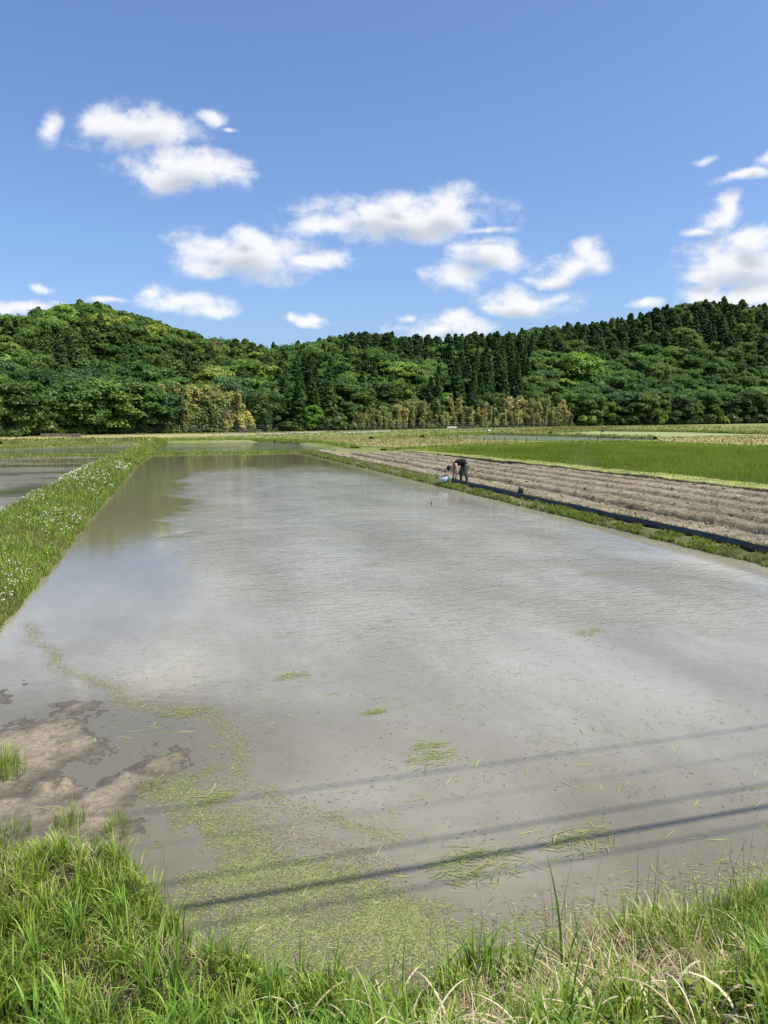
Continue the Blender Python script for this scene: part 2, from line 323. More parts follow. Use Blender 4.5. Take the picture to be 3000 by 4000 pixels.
def water_mat(name, c1, c2, calm_fn, rip=1.0, rough=.03):
    m, t, b = mat(name)
    P = pos(t); sp = t.new('ShaderNodeSeparateXYZ'); t.l.new(P, sp.inputs[0]); x, y, z = sp.outputs
    n = t.noise(t.mapping(P, scale=(.5, .22, 1)), 1.0, 6, .6).outputs[0]
    fine = t.noise(P, 7, 5, .65).outputs[0]
    c = t.mix(t.smooth(n, .32, .68), c1, c2)
    c = t.mix(t.math('MULTIPLY', t.smooth(fine, .52, .72), .34), c, tuple(k * .6 for k in c1))
    extra = calm_fn(t, P, x, y)
    if extra.get('clear') is not None:
        c = t.mix(extra['clear'], c, extra['reflection_c'])  # darker base colour that strengthens the hill reflection
    if extra.get('shallow') is not None:
        c = t.mix(extra['shallow'], c, extra['mud'])
    t.put(b.inputs['Base Color'], c); b.inputs['Roughness'].default_value = rough; b.inputs['IOR'].default_value = 1.333
    r1 = t.noise(t.mapping(P, rot=(0, 0, R(-16)), scale=(3.4, 7.5, 1)), 1.0, 2, .5, .6).outputs[0]
    r2 = t.noise(t.mapping(P, rot=(0, 0, R(12)), scale=(10, 16, 1)), 1.0, 2, .5, .4).outputs[0]
    r3 = t.noise(t.mapping(P, scale=(.9, 1.3, 1)), 1.0, 1, .5).outputs[0]
    h = t.math('ADD', t.math('MULTIPLY', r1, .62), t.math('MULTIPLY', r2, .42))
    h = t.math('ADD', h, t.math('MULTIPLY', r3, .45))
    h = t.math('MULTIPLY', h, extra['ripple'])
    nb = t.new('ShaderNodeBump'); nb.inputs['Strength'].default_value = 1.0; nb.inputs['Distance'].default_value = .036 * rip
    t.put(nb.inputs['Height'], h); t.l.new(nb.outputs[0], b.inputs['Normal'])
    return m
def main_calm(t, P, x, y):
    w = t.noise(P, .22, 3, .6).outputs[0]
    w2 = t.math('MULTIPLY', t.math('SUBTRACT', w, .5), 5.0)
    xx = t.math('ADD', x, w2)
    left = t.smooth(xx, -.6, 2.4)
    farcalm = t.smooth(t.math('ADD', y, t.math('MULTIPLY', w2, 3.0)), 34, 47, 1, 0)
    near = t.smooth(t.math('ADD', y, t.math('MULTIPLY', w2, .35)), 6.0, 9.5, .10, 1)
    rip = t.math('MULTIPLY', t.math('MULTIPLY', left, farcalm), near)
    rip = t.math('MULTIPLY', rip, t.smooth(t.noise(P, .5, 3, .6).outputs[0], .3, .62, .5, 1.1))
    rip = t.math('MULTIPLY', rip, t.smooth(t.math('ADD', x, t.math('MULTIPLY', w2, .25)), 8.2, 9.8, 1, .12))
    rip = t.math('MAXIMUM', rip, .05)
    sh = t.noise(P, .8, 4, .6).outputs[0]
    yy = t.math('ADD', y, t.math('MULTIPLY', t.math('SUBTRACT', sh, .5), 3.0))
    # depth of the muddy water: shallow over dark silt at the near shore
    slope = t.math('ADD', yy, t.math('MULTIPLY', t.math('MAXIMUM', t.math('SUBTRACT', 1.2, x), 0), -1.15))
    shallow = t.smooth(slope, 2.2, 6.2, 1, 0)
    # the mud flats shelve out gently under the water around them
    dx = t.math('MULTIPLY', t.math('ADD', x, 1.0), .75); dy = t.math('SUBTRACT', yy, 6.2)
    rad = t.math('SQRT', t.math('ADD', t.math('MULTIPLY', dx, dx), t.math('MULTIPLY', dy, dy)))
    shallow = t.math('MAXIMUM', shallow, t.smooth(rad, .7, 2.6, .95, 0))
    # calm water darkened in the base colour, painting in the hills' reflection
    ripple_area = t.math('MULTIPLY', left, farcalm)
    clear = t.math('MULTIPLY', t.math('SUBTRACT', 1.0, ripple_area), t.smooth(y, 9, 18))
    return {'ripple': rip, 'shallow': t.math('MULTIPLY', shallow, .85), 'mud': (.108, .095, .060), 'clear': clear, 'reflection_c': (.150, .132, .078)}
M['water'] = water_mat('muddy_water', (.200, .184, .140), (.285, .267, .218), main_calm)
def calm_some(t, P, x, y):
    w = t.noise(t.mapping(P, scale=(.10, .35, 1)), 1.0, 4, .6).outputs[0]
    return {'ripple': t.smooth(w, .36, .56, .03, 1.0)}
M['water_far'] = water_mat('dark_paddy_water', (.075, .078, .045), (.12, .122, .075), calm_some, .8)
def calm_left(t, P, x, y):
    w = t.noise(t.mapping(P, rot=(0, 0, R(20)), scale=(.16, .35, 1)), 1.0, 5, .6).outputs[0]
    return {'ripple': t.smooth(w, .40, .6, .10, .8), 'shallow': t.smooth(w, .44, .56), 'mud': (.215, .180, .128)}
M['water_left'] = water_mat('silty_paddy_water', (.075, .068, .046), (.12, .108, .078), calm_left, .9, .08)
M['water_rice'] = water_mat('rice_paddy_water', (.07, .085, .03), (.085, .10, .035), calm_some, .5, .05)
M['water_pale'] = water_mat('pale_paddy_water', (.16, .20, .11), (.20, .24, .13), calm_some, 1.2, .12)

def ground_mat(name, stops, scale=.25, fine=6.0, rough=.95, bstr=.6, bdist=.05, stretch=(1, 1, 1)):
    m, t, b = mat(name); P = pos(t)
    n = t.noise(t.mapping(P, scale=stretch), scale, 8, .62).outputs[0]
    n2 = t.noise(P, fine, 6, .65).outputs[0]
    f = t.math('ADD', t.math('MULTIPLY', n, .62), t.math('MULTIPLY', n2, .38))
    t.put(b.inputs['Base Color'], t.ramp(f, stops))
    b.inputs['Roughness'].default_value = rough; b.inputs['Specular IOR Level'].default_value = .15
    bump(t, b, n2, bstr, bdist)
    return m
M['meadow'] = ground_mat('meadow', [(.34, (.085, .12, .028)), (.46, (.13, .165, .045)), (.54, (.20, .20, .075)), (.64, (.27, .24, .11))], .09, 1.3, bstr=.8, bdist=.2)
M['levee'] = ground_mat('levee_turf', [(.36, (.050, .052, .020)), (.5, (.095, .105, .035)), (.62, (.17, .145, .08))], .6, 9)
M['tan'] = ground_mat('dry_grass_field', [(.36, (.16, .17, .055)), (.46, (.27, .24, .10)), (.56, (.36, .30, .15)), (.66, (.24, .24, .09))], .12, 1.6, stretch=(1, 2.2, 1), bstr=.8, bdist=.15)
M['straw'] = ground_mat('straw_field', [(.38, (.42, .34, .17)), (.6, (.58, .48, .26))], .2, 2)
M['sage'] = ground_mat('young_rice_far', [(.36, (.17, .20, .075)), (.5, (.24, .265, .12)), (.64, (.21, .25, .10))], .1, 1.5, stretch=(1, 2.5, 1))
M['weeds'] = ground_mat('weedy_field', [(.38, (.10, .13, .035)), (.48, (.22, .19, .08)), (.58, (.34, .26, .13)), (.66, (.15, .16, .05))], .25, 2)
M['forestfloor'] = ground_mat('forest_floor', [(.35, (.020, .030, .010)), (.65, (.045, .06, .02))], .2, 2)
M['bankearth'] = ground_mat('bank_earth', [(.38, (.020, .022, .009)), (.5, (.040, .042, .016)), (.62, (.085, .068, .035))], 1.5, 14)  # earth darkened so its colour adds shade between the blades
M['asphalt'] = ground_mat('asphalt', [(.4, (.045, .045, .046)), (.62, (.065, .064, .062))], 1, 60, .9, .4, .004)
M['track'] = ground_mat('gravel_track', [(.4, (.19, .20, .11)), (.62, (.30, .29, .20))], .5, 6, .95)

def strip_mat():
    m, t, b = mat('mown_verge'); P = pos(t); g = t.new('ShaderNodeNewGeometry'); sp = t.new('ShaderNodeSeparateXYZ'); t.l.new(g.outputs['Normal'], sp.inputs[0])
    n = t.noise(P, 8, 6, .65).outputs[0]; n1 = t.noise(P, .8, 4, .6).outputs[0]
    turf = t.mix(t.smooth(t.math('ADD', t.math('MULTIPLY', n, .5), t.math('MULTIPLY', n1, .5)), .38, .62), (.17, .21, .055), (.36, .36, .14))
    t.put(b.inputs['Base Color'], t.mix(t.smooth(t.math('ADD', sp.outputs[2], t.math('MULTIPLY', t.math('SUBTRACT', n, .5), .3)), .72, .93), (.055, .042, .028), turf))
    b.inputs['Roughness'].default_value = .95; b.inputs['Specular IOR Level'].default_value = .1; bump(t, b, n, .8, .05); return m
M['strip'] = strip_mat()
def soil_mat():
    m, t, b = mat('ploughed_soil'); P = pos(t)
    n = t.noise(P, 2.2, 6, .65).outputs[0]; n2 = t.noise(P, 16, 6, .7).outputs[0]; n3 = t.noise(t.mapping(P, scale=(1.2, .16, 1)), 1, 4, .6).outputs[0]
    f = t.math('ADD', t.math('MULTIPLY', n, .35), t.math('ADD', t.math('MULTIPLY', n2, .40), t.math('MULTIPLY', n3, .25)))
    t.put(b.inputs['Base Color'], t.ramp(f, [(.36, (.090, .069, .044)), (.46, (.215, .178, .122)), (.55, (.345, .292, .205)), (.66, (.53, .465, .345))]))
    b.inputs['Roughness'].default_value = .95; b.inputs['Specular IOR Level'].default_value = .1
    bump(t, b, n2, 1.0, .11)
    return m
M['soil'] = soil_mat()
def mud_mat():
    m, t, b = mat('silt_mud'); P = pos(t); sp = t.new('ShaderNodeSeparateXYZ'); t.l.new(P, sp.inputs[0])
    n = t.noise(P, 5, 6, .65).outputs[0]; n2 = t.noise(P, 26, 7, .72).outputs[0]
    hz = t.math('ADD', sp.outputs[2], t.math('MULTIPLY', t.math('SUBTRACT', n, .5), .07))
    dry = t.smooth(hz, .0, .050)
    c = t.mix(t.smooth(n2, .35, .65), (.205, .165, .112), (.315, .262, .188))
    c = t.mix(dry, (.100, .082, .056), c)
    t.put(b.inputs['Base Color'], c)
    t.put(b.inputs['Roughness'], t.smooth(dry, 0, 1, .28, .95))
    bump(t, b, n2, .9, .03)
    return m
M['mud'] = mud_mat()

# ------------------------------------------------------------------ object helpers
def link(o, parent=None):
    col.objects.link(o)
    if parent is not None: o.parent = parent
    return o
def np_mesh(name, V, F, m, color=None, smooth=False, vcol=None):
    V = np.asarray(V, dtype=np.float32); F = np.asarray(F, dtype=np.int32)
    me = bpy.data.meshes.new(name)
    k = F.shape[1]
    me.vertices.add(len(V)); me.vertices.foreach_set('co', V.ravel())
    me.loops.add(F.size); me.loops.foreach_set('vertex_index', F.ravel())
    me.polygons.add(len(F)); me.polygons.foreach_set('loop_start', np.arange(0, F.size, k, dtype=np.int32))
    if smooth: me.polygons.foreach_set('use_smooth', np.ones(len(F), dtype=bool))
    if vcol is not None:
        a = me.color_attributes.new('Col', 'FLOAT_COLOR', 'POINT')
        c = np.ones((len(V), 4), dtype=np.float32); c[:, :3] = vcol
        a.data.foreach_set('color', c.ravel())
    me.update(calc_edges=True); me.validate()
    if m is not None: me.materials.append(m)
    return me
def ob(name, me, parent=None, **props):
    o = bpy.data.objects.new(name, me); link(o, parent)
    for k, v in props.items(): o[k] = v
    return o
def structure(name, me, label=None):
    o = ob(name, me); o['kind'] = 'structure'
    if label: o['label'] = label
    return o
def thing(name, label, cat, loc=(0, 0, 0), rz=0, group=None):
    o = bpy.data.objects.new(name, None); link(o); o.location = loc; o.rotation_euler = (0, 0, rz)
    o.empty_display_size = .2
    o['label'] = label; o['category'] = cat
    if group: o['group'] = group
    return o
def tag(o, label, cat, group=None):
    o['label'] = label; o['category'] = cat
    if group: o['group'] = group
    return o

def hashn(ix, iy, seed):
    h = (ix.astype(np.int64) * 374761393 + iy.astype(np.int64) * 668265263 + seed * 1274126177) & 0xffffffff
    h = ((h ^ (h >> 13)) * 1103515245) & 0xffffffff
    h = (h ^ (h >> 16)) & 0xffff
    return h / 65535.0
def vnoise(x, y, seed=0):
    ix = np.floor(x); iy = np.floor(y); fx = x - ix; fy = y - iy
    fx = fx * fx * (3 - 2 * fx); fy = fy * fy * (3 - 2 * fy)
    a = hashn(ix, iy, seed); b = hashn(ix + 1, iy, seed); c = hashn(ix, iy + 1, seed); d = hashn(ix + 1, iy + 1, seed)
    return (a * (1 - fx) + b * fx) * (1 - fy) + (c * (1 - fx) + d * fx) * fy
def fbm(x, y, oct=4, seed=0, gain=.5):
    x = np.asarray(x, float); y = np.asarray(y, float); s = 0; a = 1; n = 0
    for i in range(oct):
        s = s + a * vnoise(x * 2 ** i + 17.3 * i, y * 2 ** i - 9.1 * i, seed + i); n += a; a *= gain
    return s / n
def sstep(a, b, v):
    t = np.clip((v - a) / (b - a), 0, 1); return t * t * (3 - 2 * t)
def grid_mesh(name, xs, ys, zf, m, smooth=True):
    X, Y = np.meshgrid(xs, ys); Z = zf(X, Y)
    V = np.stack([X, Y, Z], -1).reshape(-1, 3); nx, ny = len(xs), len(ys)
    i = np.arange(nx * ny).reshape(ny, nx)
    F = np.stack([i[:-1, :-1], i[:-1, 1:], i[1:, 1:], i[1:, :-1]], -1).reshape(-1, 4)
    return np_mesh(name, V, F, m, smooth=smooth)
def inside(px, py, poly):
    px = np.asarray(px); r = np.zeros(px.shape, bool); n = len(poly)
    for i in range(n):
        x1, y1 = poly[i]; x2, y2 = poly[(i + 1) % n]
        if y1 == y2: continue
        r ^= ((y1 > py) != (y2 > py)) & (px < (x2 - x1) * (py - y1) / (y2 - y1) + x1)
    return r
def sdist(px, py, poly):
    d = np.full(np.shape(px), 1e9); n = len(poly)
    for i in range(n):
        a = np.array(poly[i]); b = np.array(poly[(i + 1) % n]); e = b - a
        t = np.clip(((px - a[0]) * e[0] + (py - a[1]) * e[1]) / max(e @ e, 1e-9), 0, 1)
        d = np.minimum(d, np.hypot(px - a[0] - t * e[0], py - a[1] - t * e[1]))
    return np.where(inside(px, py, poly), -d, d)
def tube(path, radii, sides=8, cap=True):
    path = [Vector(p) for p in path]; V = []; F = []
    for i, p in enumerate(path):
        d = (path[min(i + 1, len(path) - 1)] - path[max(i - 1, 0)]).normalized()
        a = d.orthogonal().normalized() if i == 0 else (a - d * a.dot(d)).normalized()
        b = d.cross(a)
        for k in range(sides):
            t = 2 * math.pi * k / sides
            V.append(p + (a * math.cos(t) + b * math.sin(t)) * radii[i])
    for i in range(len(path) - 1):
        for k in range(sides):
            k2 = (k + 1) % sides
            F.append((i * sides + k, i * sides + k2, (i + 1) * sides + k2, (i + 1) * sides + k))
    if cap:
        F.append(tuple(range(sides))[::-1]); F.append(tuple((len(path) - 1) * sides + k for k in range(sides)))
    return V, F
def py_mesh(name, parts, m, smooth=True):
    V = []; F = []
    for v, f in parts:
        o = len(V); V += [tuple(p) for p in v]; F += [tuple(i + o for i in q) for q in f]
    me = bpy.data.meshes.new(name); me.from_pydata(V, [], F); me.update()
    if smooth: me.polygons.foreach_set('use_smooth', [True] * len(F))
    if m: me.materials.append(m)
    return me
def boxpart(c, s, rz=0, bevel=0):
    bm = bmesh.new(); bmesh.ops.create_cube(bm, size=1)
    for v in bm.verts: v.co = Vector((v.co.x * s[0], v.co.y * s[1], v.co.z * s[2]))
    if bevel: bmesh.ops.bevel(bm, geom=list(bm.edges), offset=bevel, segments=2, affect='EDGES')
    cs, sn = math.cos(rz), math.sin(rz)
    V = [(v.co.x * cs - v.co.y * sn + c[0], v.co.x * sn + v.co.y * cs + c[1], v.co.z + c[2]) for v in bm.verts]
    bm.verts.index_update(); F = [tuple(v.index for v in f.verts) for f in bm.faces]; bm.free()
    return V, F
def unit(v): return v / np.maximum(np.linalg.norm(v, axis=-1, keepdims=True), 1e-9)
def blades(base, h, az, bend, w, segs, c, stiff=1.6, vary_tip=1.0, jag=0.0):
    """grass: every blade is a curved tapering strip; returns V, F, C"""
    N = len(base); h = np.broadcast_to(h, (N,)); w = np.broadcast_to(w, (N,)); bend = np.broadcast_to(bend, (N,))
    t = np.linspace(0, 1, segs + 1)[None, :]
    ang = bend[:, None] * t ** stiff
    ds = h[:, None] / segs
    dz = np.cos(ang); dr = np.sin(ang)
    Z = np.concatenate([np.zeros((N, 1)), np.cumsum((dz[:, :-1] + dz[:, 1:]) / 2 * ds, 1)], 1)
    Rr = np.concatenate([np.zeros((N, 1)), np.cumsum((dr[:, :-1] + dr[:, 1:]) / 2 * ds, 1)], 1)
    lx = np.cos(az)[:, None]; ly = np.sin(az)[:, None]
    P = np.stack([base[:, 0:1] + Rr * lx, base[:, 1:2] + Rr * ly, base[:, 2:3] + Z], -1)
    tw = rng.uniform(-.9, .9, N)
    sd = np.stack([-np.sin(az + tw), np.cos(az + tw), np.zeros(N)], -1)[:, None, :]
    wd = (w[:, None] * .5 * np.sqrt(np.clip(1.02 - t ** 1.5, 0.0, 1)) * (0.75 + .25 * np.minimum(t * 4, 1)))[:, :, None]
    V = np.stack([P - sd * wd, P + sd * wd], 2).reshape(N, -1, 3)
    nv = 2 * (segs + 1)
    i = np.arange(segs) * 2
    q = np.stack([i, i + 1, i + 3, i + 2], -1)
    F = (q[None] + (np.arange(N) * nv)[:, None, None]).reshape(-1, 4)
    cc = np.repeat(c[:, None, :], nv, 1)
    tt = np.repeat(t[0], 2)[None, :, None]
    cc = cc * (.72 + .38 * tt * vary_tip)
    return V.reshape(-1, 3), F, cc.reshape(-1, 3)
class Pile:
    def __init__(s): s.V = []; s.F = []; s.C = []; s.n = 0
    def add(s, V, F, C):
        s.V.append(V); s.F.append(F + s.n); s.C.append(C); s.n += len(V)
    def mesh(s, name, m):
        return np_mesh(name, np.concatenate(s.V), np.concatenate(s.F), m, vcol=np.concatenate(s.C))
def mixc(cols, n, jitter=.18):
    cols = np.array(cols); k = rng.integers(0, len(cols), n); a = rng.random((n, 1)); j = cols[rng.integers(0, len(cols), n)]
    c = cols[k] * a + j * (1 - a)
    return c * rng.uniform(1 - jitter, 1 + jitter, (n, 1))

# ================================================================== THE SETTING
FH = np.array([math.sin(CAM_YAW), math.cos(CAM_YAW)]); RH = np.array([math.cos(CAM_YAW), -math.sin(CAM_YAW)])
def zt(x, y):
    """the valley floor: level by the paddies, rising gently to the far right"""
    k = x * FH[0] + y * FH[1]; l = x * RH[0] + y * RH[1]
    return 0.2 + np.clip((l + 30) * 0.0097, 0, 1.8) * np.clip((k - 80) / 110, 0, 1)
def low_area(x, y):
    a = (x > -45) & (x < 12.5) & (y > -4) & (y < 63)
    b = (x > -45) & (x < 15.0) & (y >= 62) & (y < 93)
    c = (x > 10) & (x < 49) & (y > -4) & (y < 56)
    d = (x > 17) & (x < 47) & (y >= 55) & (y < 56 + (x - 17) * .62)
    return a | b | c | d
def ground_z(X, Y):
    z = zt(X, Y) + (fbm(X * .08, Y * .08, 3, 5) - .5) * .03
    z = np.where(low_area(X, Y), -.45, z)
    z = np.where((Y < 1.5) & (Y > -7), np.minimum(z, -.3), z)
    return z
gx = np.concatenate([[-2500, -1200, -600, -300, -180], np.arange(-120, 300, 2.5), [320, 400, 600, 1200, 2500]])
gy = np.concatenate([[-2500, -1200, -600, -200, -80, -40], np.arange(-20, 260, 2.5), [280, 320, 400, 600, 1200, 2500]])
structure('ground', grid_mesh('ground', gx, gy, ground_z, M['meadow']))

# -- hills carrying the forest
TL = np.array(TREE_LINE); RT = np.array(RIDGE_TOPS)
def hill_point(s, t):
    bx, by, bz = (np.interp(s, TL[:, 0], TL[:, i]) for i in (1, 2, 3))
    rx, ry, rz = (np.interp(s, RT[:, 0], RT[:, i]) for i in (1, 2, 3))
    x = bx + (rx - bx) * t; y = by + (ry - by) * t
    top = rz - 9.5
    u = np.clip(t, 0, 1)
    prof = np.where(t <= 1, .25 * u + .75 * (u * u * (3 - 2 * u)) ** .85, 1 - .35 * np.clip(t - 1, 0, 1) ** 1.3)
    return x, y, bz + (top - bz) * prof
def hill_mesh():
    s = np.linspace(-.3, 1.33, 110); t = np.concatenate([[-.06], np.linspace(0, 1.9, 34)])
    Sg, Tg = np.meshgrid(s, t); x, y, z = hill_point(Sg, Tg)
    z = z + (fbm(x * .05, y * .05, 4, 3) - .5) * 2.2 * np.clip(Tg * 4, 0, 1)
    z = np.where(Tg < 0, z - .6, z)
    V = np.stack([x, y, z], -1).reshape(-1, 3); nx, ny = len(s), len(t); i = np.arange(nx * ny).reshape(ny, nx)
    F = np.stack([i[:-1, :-1], i[:-1, 1:], i[1:, 1:], i[1:, :-1]], -1).reshape(-1, 4)
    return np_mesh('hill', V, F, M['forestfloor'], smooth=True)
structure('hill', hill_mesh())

# -- sheets
def poly_sheet(name, pts, zfun, m, off=0.0, cell=2.0):
    pts = [tuple(p) for p in pts]
    bm = bmesh.new(); vs = [bm.verts.new((p[0], p[1], 0)) for p in pts]; bm.faces.new(vs)
    x0, x1 = min(p[0] for p in pts), max(p[0] for p in pts); y0, y1 = min(p[1] for p in pts), max(p[1] for p in pts)
    for k in np.arange(x0 + cell, x1, cell):
        bmesh.ops.bisect_plane(bm, geom=list(bm.verts) + list(bm.edges) + list(bm.faces), plane_co=(k, 0, 0), plane_no=(1, 0, 0))
    for k in np.arange(y0 + cell, y1, cell):
        bmesh.ops.bisect_plane(bm, geom=list(bm.verts) + list(bm.edges) + list(bm.faces), plane_co=(0, k, 0), plane_no=(0, 1, 0))
    for v in bm.verts: v.co.z = float(zfun(v.co.x, v.co.y)) + off
    bmesh.ops.recalc_face_normals(bm, faces=list(bm.faces))
    if sum(f.normal.z for f in bm.faces) < 0: bmesh.ops.reverse_faces(bm, faces=list(bm.faces))
    me = bpy.data.meshes.new(name); bm.to_mesh(me); bm.free(); me.materials.append(m); return me
flat = lambda z: (lambda x, y: z)
structure('paddy_water', poly_sheet('paddy_water', [(-2.7, 2.4), (11.1, 2.4), (11.1, 63.6), (-2.2, 63.2), (-2.7, 45)], flat(0), M['water'], 0, 8))
structure('paddy_water', poly_sheet('far_paddy_water', [(-2.2, 63.3), (15.6, 63.8), (16.4, 80), (13.2, 94.5), (-.9, 97), (-1.2, 80)], flat(-.004), M['water_far'], 0, 8))
structure('paddy_water', poly_sheet('left_paddy_water', [(-40, -3), (-4.4, -3), (-4.4, 46), (-3.6, 60.5), (-40, 60)], flat(0.02), M['water_left'], 0, 8))
structure('paddy_water', poly_sheet('left_far_water', [(-40, 60.2), (-3.2, 60.7), (-2.4, 88), (-12, 82.5), (-15.7, 77), (-40, 66)], flat(-.006), M['water_far'], 0, 8))
RICE = [(22.0, -3), (22.0, 24), (19.6, 59.6), (29.4, 65.4), (41.2, 72.0), (49.6, 70.4), (49.8, 62.6), (53, 50), (60, 20), (62, -3)]
structure('paddy_water', poly_sheet('rice_paddy_water', RICE, flat(.10), M['water_rice'], 0, 6))

mats = {'tan_field': 'tan', 'paddy_pale': 'water_pale', 'paddy_sage': 'sage', 'straw_field': 'tan', 'paddy_upper': 'sage', 'straw_strip': 'straw', 'weed_field': 'weeds', 'verge_left': 'straw', 'hay_left': 'tan'}
for i, (k, p) in enumerate(FIELDS.items()):
    structure('field', poly_sheet(k, p, zt, M[mats[k]], .022 + .004 * i, 2.5))

# -- levees: rounded earth banks swept along a line
def levee(name, pts, halfw, height, zbase, m=None, crest=.35, step=.5, seed=0, zf=None, rough=.05, taper=None):
    pts = [np.array(p, float) for p in pts]
    P = []; 
    for a, b in zip(pts[:-1], pts[1:]):
        n = max(1, int(np.linalg.norm(b - a) / step))
        for i in range(n): P.append(a + (b - a) * i / n)
    P.append(pts[-1]); P = np.array(P); n = len(P)
    for _ in range(4): P[1:-1] = .25 * P[:-2] + .5 * P[1:-1] + .25 * P[2:]
    T = np.gradient(P, axis=0); T /= np.maximum(np.linalg.norm(T, axis=1, keepdims=True), 1e-6)
    N = np.stack([T[:, 1], -T[:, 0]], -1)
    acr = np.array([-1.12, -1, -.93, -.8, -.62, -.45, -.25, 0, .25, .45, .62, .8, .93, 1, 1.12])
    a = np.abs(acr); prof = np.clip((1 - a) / (1 - crest), 0, 1); prof = np.where(a > 1, -.35, .28 * np.minimum((1 - a) / .07, 1) * (a <= 1) + .72 * (prof * prof * (3 - 2 * prof)))
    hw = np.full(n, halfw, float) if taper is None else np.interp(P[:, 1], *taper)
    X = P[:, None, 0] + N[:, None, 0] * acr[None] * hw[:, None]; Y = P[:, None, 1] + N[:, None, 1] * acr[None] * hw[:, None]
    jx = (fbm(X * 1.7, Y * 1.7, 3, seed + 3) - .5) * .22; X = X + jx
    base = zbase if zf is None else zf(X, Y) + zbase
    Z = base + height * prof[None] * (.85 + .3 * fbm(X * .5, Y * .5, 2, seed)) + (fbm(X * 3, Y * 3, 3, seed + 9) - .5) * rough * 2
    V = np.stack([X, Y, Z], -1); k = len(acr); i = np.arange(n * k).reshape(n, k)
    F = np.stack([i[:-1, :-1], i[1:, :-1], i[1:, 1:], i[:-1, 1:]], -1).reshape(-1, 4)[:, ::-1]
    structure(name, np_mesh(name, V.reshape(-1, 3), F, m or M['levee'], smooth=True))
    return V
LV = {}
LV['left'] = levee('levee', [(-3.55, -4), (-3.55, 20), (-3.5, 40), (-3.25, 52), (-2.75, 62), (-2.1, 72), (-1.6, 82), (-1.2, 97)], 1.40, .42, -.03, seed=1, step=.3, taper=([0, 50, 64, 75, 100], [1.30, 1.32, 1.08, .8, .75]))
LV['cross'] = levee('levee', [(-2.4, 62.6), (3, 62.9), (8, 63.4), (12, 63.8)], .60, .13, -.03, seed=2, step=.25)
LV['leftcross'] = levee('levee', [(-41, 60.0), (-20, 60.2), (-8, 60.4), (-3.3, 60.8)], .6, .15, -.02, seed=4, step=.3)
LV['right'] = levee('levee', [(11.35, -3), (11.35, 20), (11.3, 40), (11.25, 63.6)], .66, .17, -.02, seed=5, crest=.6, step=.25)
LV['strip'] = levee('levee', [(21.35, -3), (21.35, 23), (20.3, 44), (19.0, 59)], .80, .27, .02, m=M['strip'], seed=6, crest=.80, step=.3)
LV['riceback'] = levee('levee', [(17.0, 59.6)] + LEVEES['rice_back'][1:], .8, .32, .0, seed=7, step=.35)
LV['pondright'] = levee('levee', [(13.2, 94), (16.5, 80), (15.9, 65)], .8, .34, -.02, seed=8, step=.35)
LV['pondback'] = levee('levee', LEVEES['l5'], 1.1, .3, .0, seed=9, step=.4)
LV['leftback'] = levee('levee', [(-41, 66), (-16.5, 76.5), (-12, 82.2), (-2.4, 88)], .9, .28, -.02, seed=10, step=.4)
for j, k in enumerate(('l1', 'l2', 'l3', 'l7', 'l8')):
    LV[k] = levee('levee', LEVEES[k], .55, .34, .02, seed=20 + j, step=.5, zf=zt)

# -- ploughed field with beds and furrows
def plough_z(X, Y):
    cross = X + (fbm(Y * .12, X * .0, 2, 31) - .5) * .5
    ph = (cross - 11.9) / 1.52
    p = ph % 1.0; amp = np.where(ph < 1, .12, np.where(ph < 2, .30, .20))       # steep shoulder, then a gentle fall to the next furrow
    bed = amp * (sstep(.0, .11, p) * (1 - .75 * sstep(.45, 1.0, p)) - .62)
    fine = (fbm(X * 5, Y * 4, 3, 41, .62) - .5) * .07 + (fbm(X * 15, Y * 13, 3, 43, .7) - .5) * .12
    med = (fbm(X * 1.1, Y * .8, 3, 47) - .5) * .07
    edge = sstep(11.55, 12.1, X) * sstep(21.0, 20.5, X - (np.clip(Y - 23, 0, 40)) * -.055)
    return .10 + (bed + fine + med) * (.35 + .65 * edge)
def plough_mesh():
    ys = np.concatenate([np.arange(-3, 9, .3), np.arange(9, 34, .055), np.arange(34, 64.3, .10)])
    xs = np.arange(11.6, 21.3, .06)
    return grid_mesh('ploughed_field', xs, ys, plough_z, M['soil'], smooth=False)
structure('ploughed_field', plough_mesh())
def clods():
    n = 3600
    y = 9 + 52 * rng.random(n) ** 1.5; x = rng.uniform(11.8, 20.6, n)
    z = plough_z(x, y); s = .015 + .05 * rng.random(n) ** 2.5 * (1 + .01 * y)
    bm = bmesh.new(); bmesh.ops.create_icosphere(bm, subdivisions=1, radius=1); bv = np.array([v.co[:] for v in bm.verts]); bf = np.array([[v.index for v in f.verts] for f in bm.faces]); bm.free()
    V = bv[None] * rng.uniform(.6, 1.3, (n, len(bv), 1)) * s[:, None, None] * np.array([1.2, 1.2, .8]) + np.stack([x, y, z], -1)[:, None]
    F = bf[None] + (np.arange(n) * len(bv))[:, None, None]
    return np_mesh('clods', V.reshape(-1, 3), F.reshape(-1, 3), M['soil'])
o = ob('soil_clods', clods()); o['kind'] = 'stuff'; o['label'] = 'loose grey brown clods strewn over the ploughed field'

